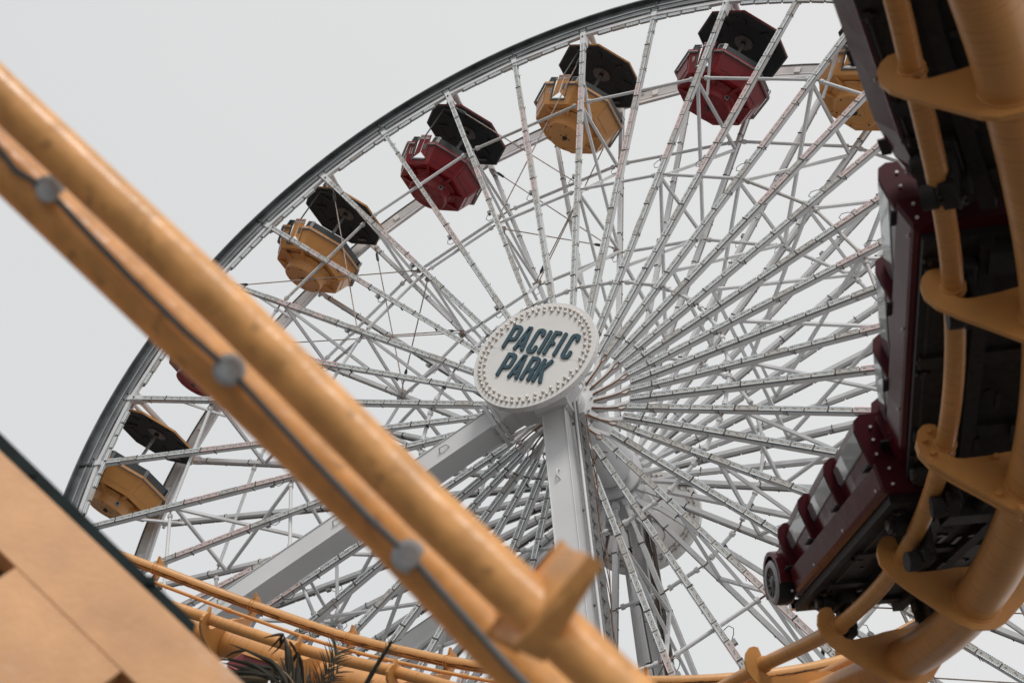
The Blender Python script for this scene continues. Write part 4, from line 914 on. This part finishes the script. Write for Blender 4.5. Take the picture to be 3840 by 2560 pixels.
frond_of([([(1065, 2540), (1010, 2482), (930, 2440), (856, 2411)], .010), ([(1060, 2550), (960, 2500), (880, 2475), (823, 2472)], .012), ([(1050, 2560), (960, 2518), (900, 2500), (830, 2482)], .013),
          ([(1030, 2545), (950, 2490), (900, 2478), (845, 2464)], .010), ([(925, 2437), (880, 2444), (845, 2462)], .007), ([(1075, 2560), (1030, 2490), (980, 2462), (935, 2446)], .012),
          ([(1010, 2532), (930, 2520), (865, 2517)], .012), ([(1000, 2546), (940, 2540), (880, 2537)], .013), ([(990, 2560), (930, 2560), (880, 2572)], .013), ([(1080, 2570), (1045, 2500), (1015, 2475)], .010)], 11.1)
mb = MB(); arch = curve(px([(1140, 2680), (1108, 2580), (1070, 2523), (1020, 2504), (975, 2530), (935, 2590), (905, 2660)], 11.2), 8); mb.tube(arch, .008, 6, 1)
for i in range(6, len(arch) - 1, 2):
    b = arch[i]; L = rp.uniform(.16, .24); blade(mb, [b, b + (-CU * .6 + CR * rp.uniform(.0, .25)) * L * .5, b + (-CU * 1.0 + CR * rp.uniform(-.1, .12)) * L], .012, 0 if rp.random() > .35 else 1, 3)
    if i > 22: L = rp.uniform(.2, .3); blade(mb, [b, b + (-CR * .9 + CU * .12) * L * .5, b + (-CR - CU * .05) * L], .012, 0, 3)
mb.build('frond', [M_PALM, M_PALMD], palm, bo)
frond_of([([(1092, 2660), (1082, 2520), (1074, 2420), (1062, 2376)], .017), ([(1065, 2376), (1030, 2380), (985, 2391)], .008), ([(1062, 2378), (1042, 2400), (1004, 2442)], .006), ([(1068, 2388), (1050, 2422), (1015, 2455)], .006), ([(1060, 2380), (1050, 2410), (1062, 2406)], .006),
          ([(1085, 2402), (1108, 2438), (1117, 2470)], .007), ([(1095, 2650), (1100, 2520), (1085, 2412)], .010)], 11.4)
frond_of([([(1110, 2660), (1112, 2540), (1118, 2442)], .013), ([(1116, 2446), (1132, 2500), (1142, 2600)], .010), ([(1118, 2444), (1098, 2480), (1085, 2540)], .009), ([(1125, 2660), (1128, 2560), (1113, 2450)], .012), ([(1100, 2640), (1070, 2510), (1050, 2462)], .008), ([(1140, 2640), (1150, 2550), (1147, 2480)], .007),
          ([(1160, 2640), (1165, 2560), (1160, 2492)], .006), ([(1130, 2650), (1120, 2560), (1122, 2500)], .010), ([(1150, 2600), (1158, 2530), (1172, 2508)], .004), ([(1100, 2540), (1080, 2480), (1052, 2466)], .004), ([(1180, 2650), (1188, 2570), (1186, 2505)], .005), ([(1105, 2650), (1090, 2560), (1098, 2500)], .012)], 11.5)
def spiky(pts, d, cnt, L):
    mb = MB(); q_ = curve(px(pts, d), 8); mb.tube(q_, .006, 5, 0, rs=[.008 * (1 - .7 * i / len(q_)) for i in range(len(q_))])
    for i in range(cnt):
        f = .1 + .88 * i / cnt; j = int(f * (len(q_) - 1)); t = (q_[min(j + 1, len(q_) - 1)] - q_[max(j - 1, 0)]).normalized()
        for sg in (-1, 1):
            sd_ = t.cross(CF).normalized() * sg; l_ = L * rp.uniform(.6, 1.15); blade(mb, [q_[j], q_[j] + (t * .75 + sd_ * .5) * l_ * .5, q_[j] + (t * .85 + sd_ * .75) * l_], .0045, 0, 2)
    mb.build('frond', [M_PALM, M_PALMD], palm, bo)
spiky([(1165, 2660), (1200, 2570), (1240, 2490), (1270, 2436)], 11.7, 13, .15)
spiky([(1170, 2650), (1215, 2575), (1272, 2512)], 11.6, 10, .14)
mb = MB(); q = [P3(1340, 2620, 11.0), P3(1400, 2515, 11.0), P3(1440, 2450, 11.0), P3(1470, 2402, 11.0)]; mb.tube(q, .014, 7, rs=[.016, .018, .013, .010])
rr = random.Random(3)
for i in range(60):
    f = rr.random() * .99; j = int(f * 3); b = q[j].lerp(q[j + 1], f * 3 - j); d = (q[3] - q[0]).normalized() * rr.uniform(.3, 1) + V((rr.uniform(-1, 1), rr.uniform(-1, 1), rr.uniform(-1, 1))) * .6
    L = rr.uniform(.03, .11); mb.tube([b, b + d * L * .5, b + d * L - Z * L * .2], .0025, 3)
mb.build('frond', M_PALM, palm, bo)
C0 = P3(950, 2500, 13.4); can = thing('red_canopy', 'dull red canopy corner half hidden behind the palm fronds', 'canopy', V((C0.x, C0.y, 0))); bo = can.location.copy()
mb = MB()
for q_, th, mi in (([(914, 2446, 13.6), (1045, 2490, 13.2), (1000, 2562, 13.2), (848, 2486, 13.7)], .05, 0), ([(852, 2492, 13.9), (1000, 2566, 13.4), (985, 2640, 13.6), (880, 2580, 14.0)], .05, 0)):
    f = [P3(*x) for x in q_]; mb.add(f + [p + CF * th for p in f], [(0, 1, 2, 3), (7, 6, 5, 4), (0, 1, 5, 4), (1, 2, 6, 5), (2, 3, 7, 6), (3, 0, 4, 7)])
mb.build('roof', M_CANRED, can, bo)
mb = MB(); mb.beam(P3(914, 2446, 13.58), P3(1045, 2490, 13.18), .03, .03); mb.build('edge', M_YELP, can, bo)
mb = MB(); ft = C0 + CF * .7 - Z * .6; mb.tube([V((ft.x, ft.y, 0)), ft], .05, 12); mb.build('post', M_GREY, can, bo)
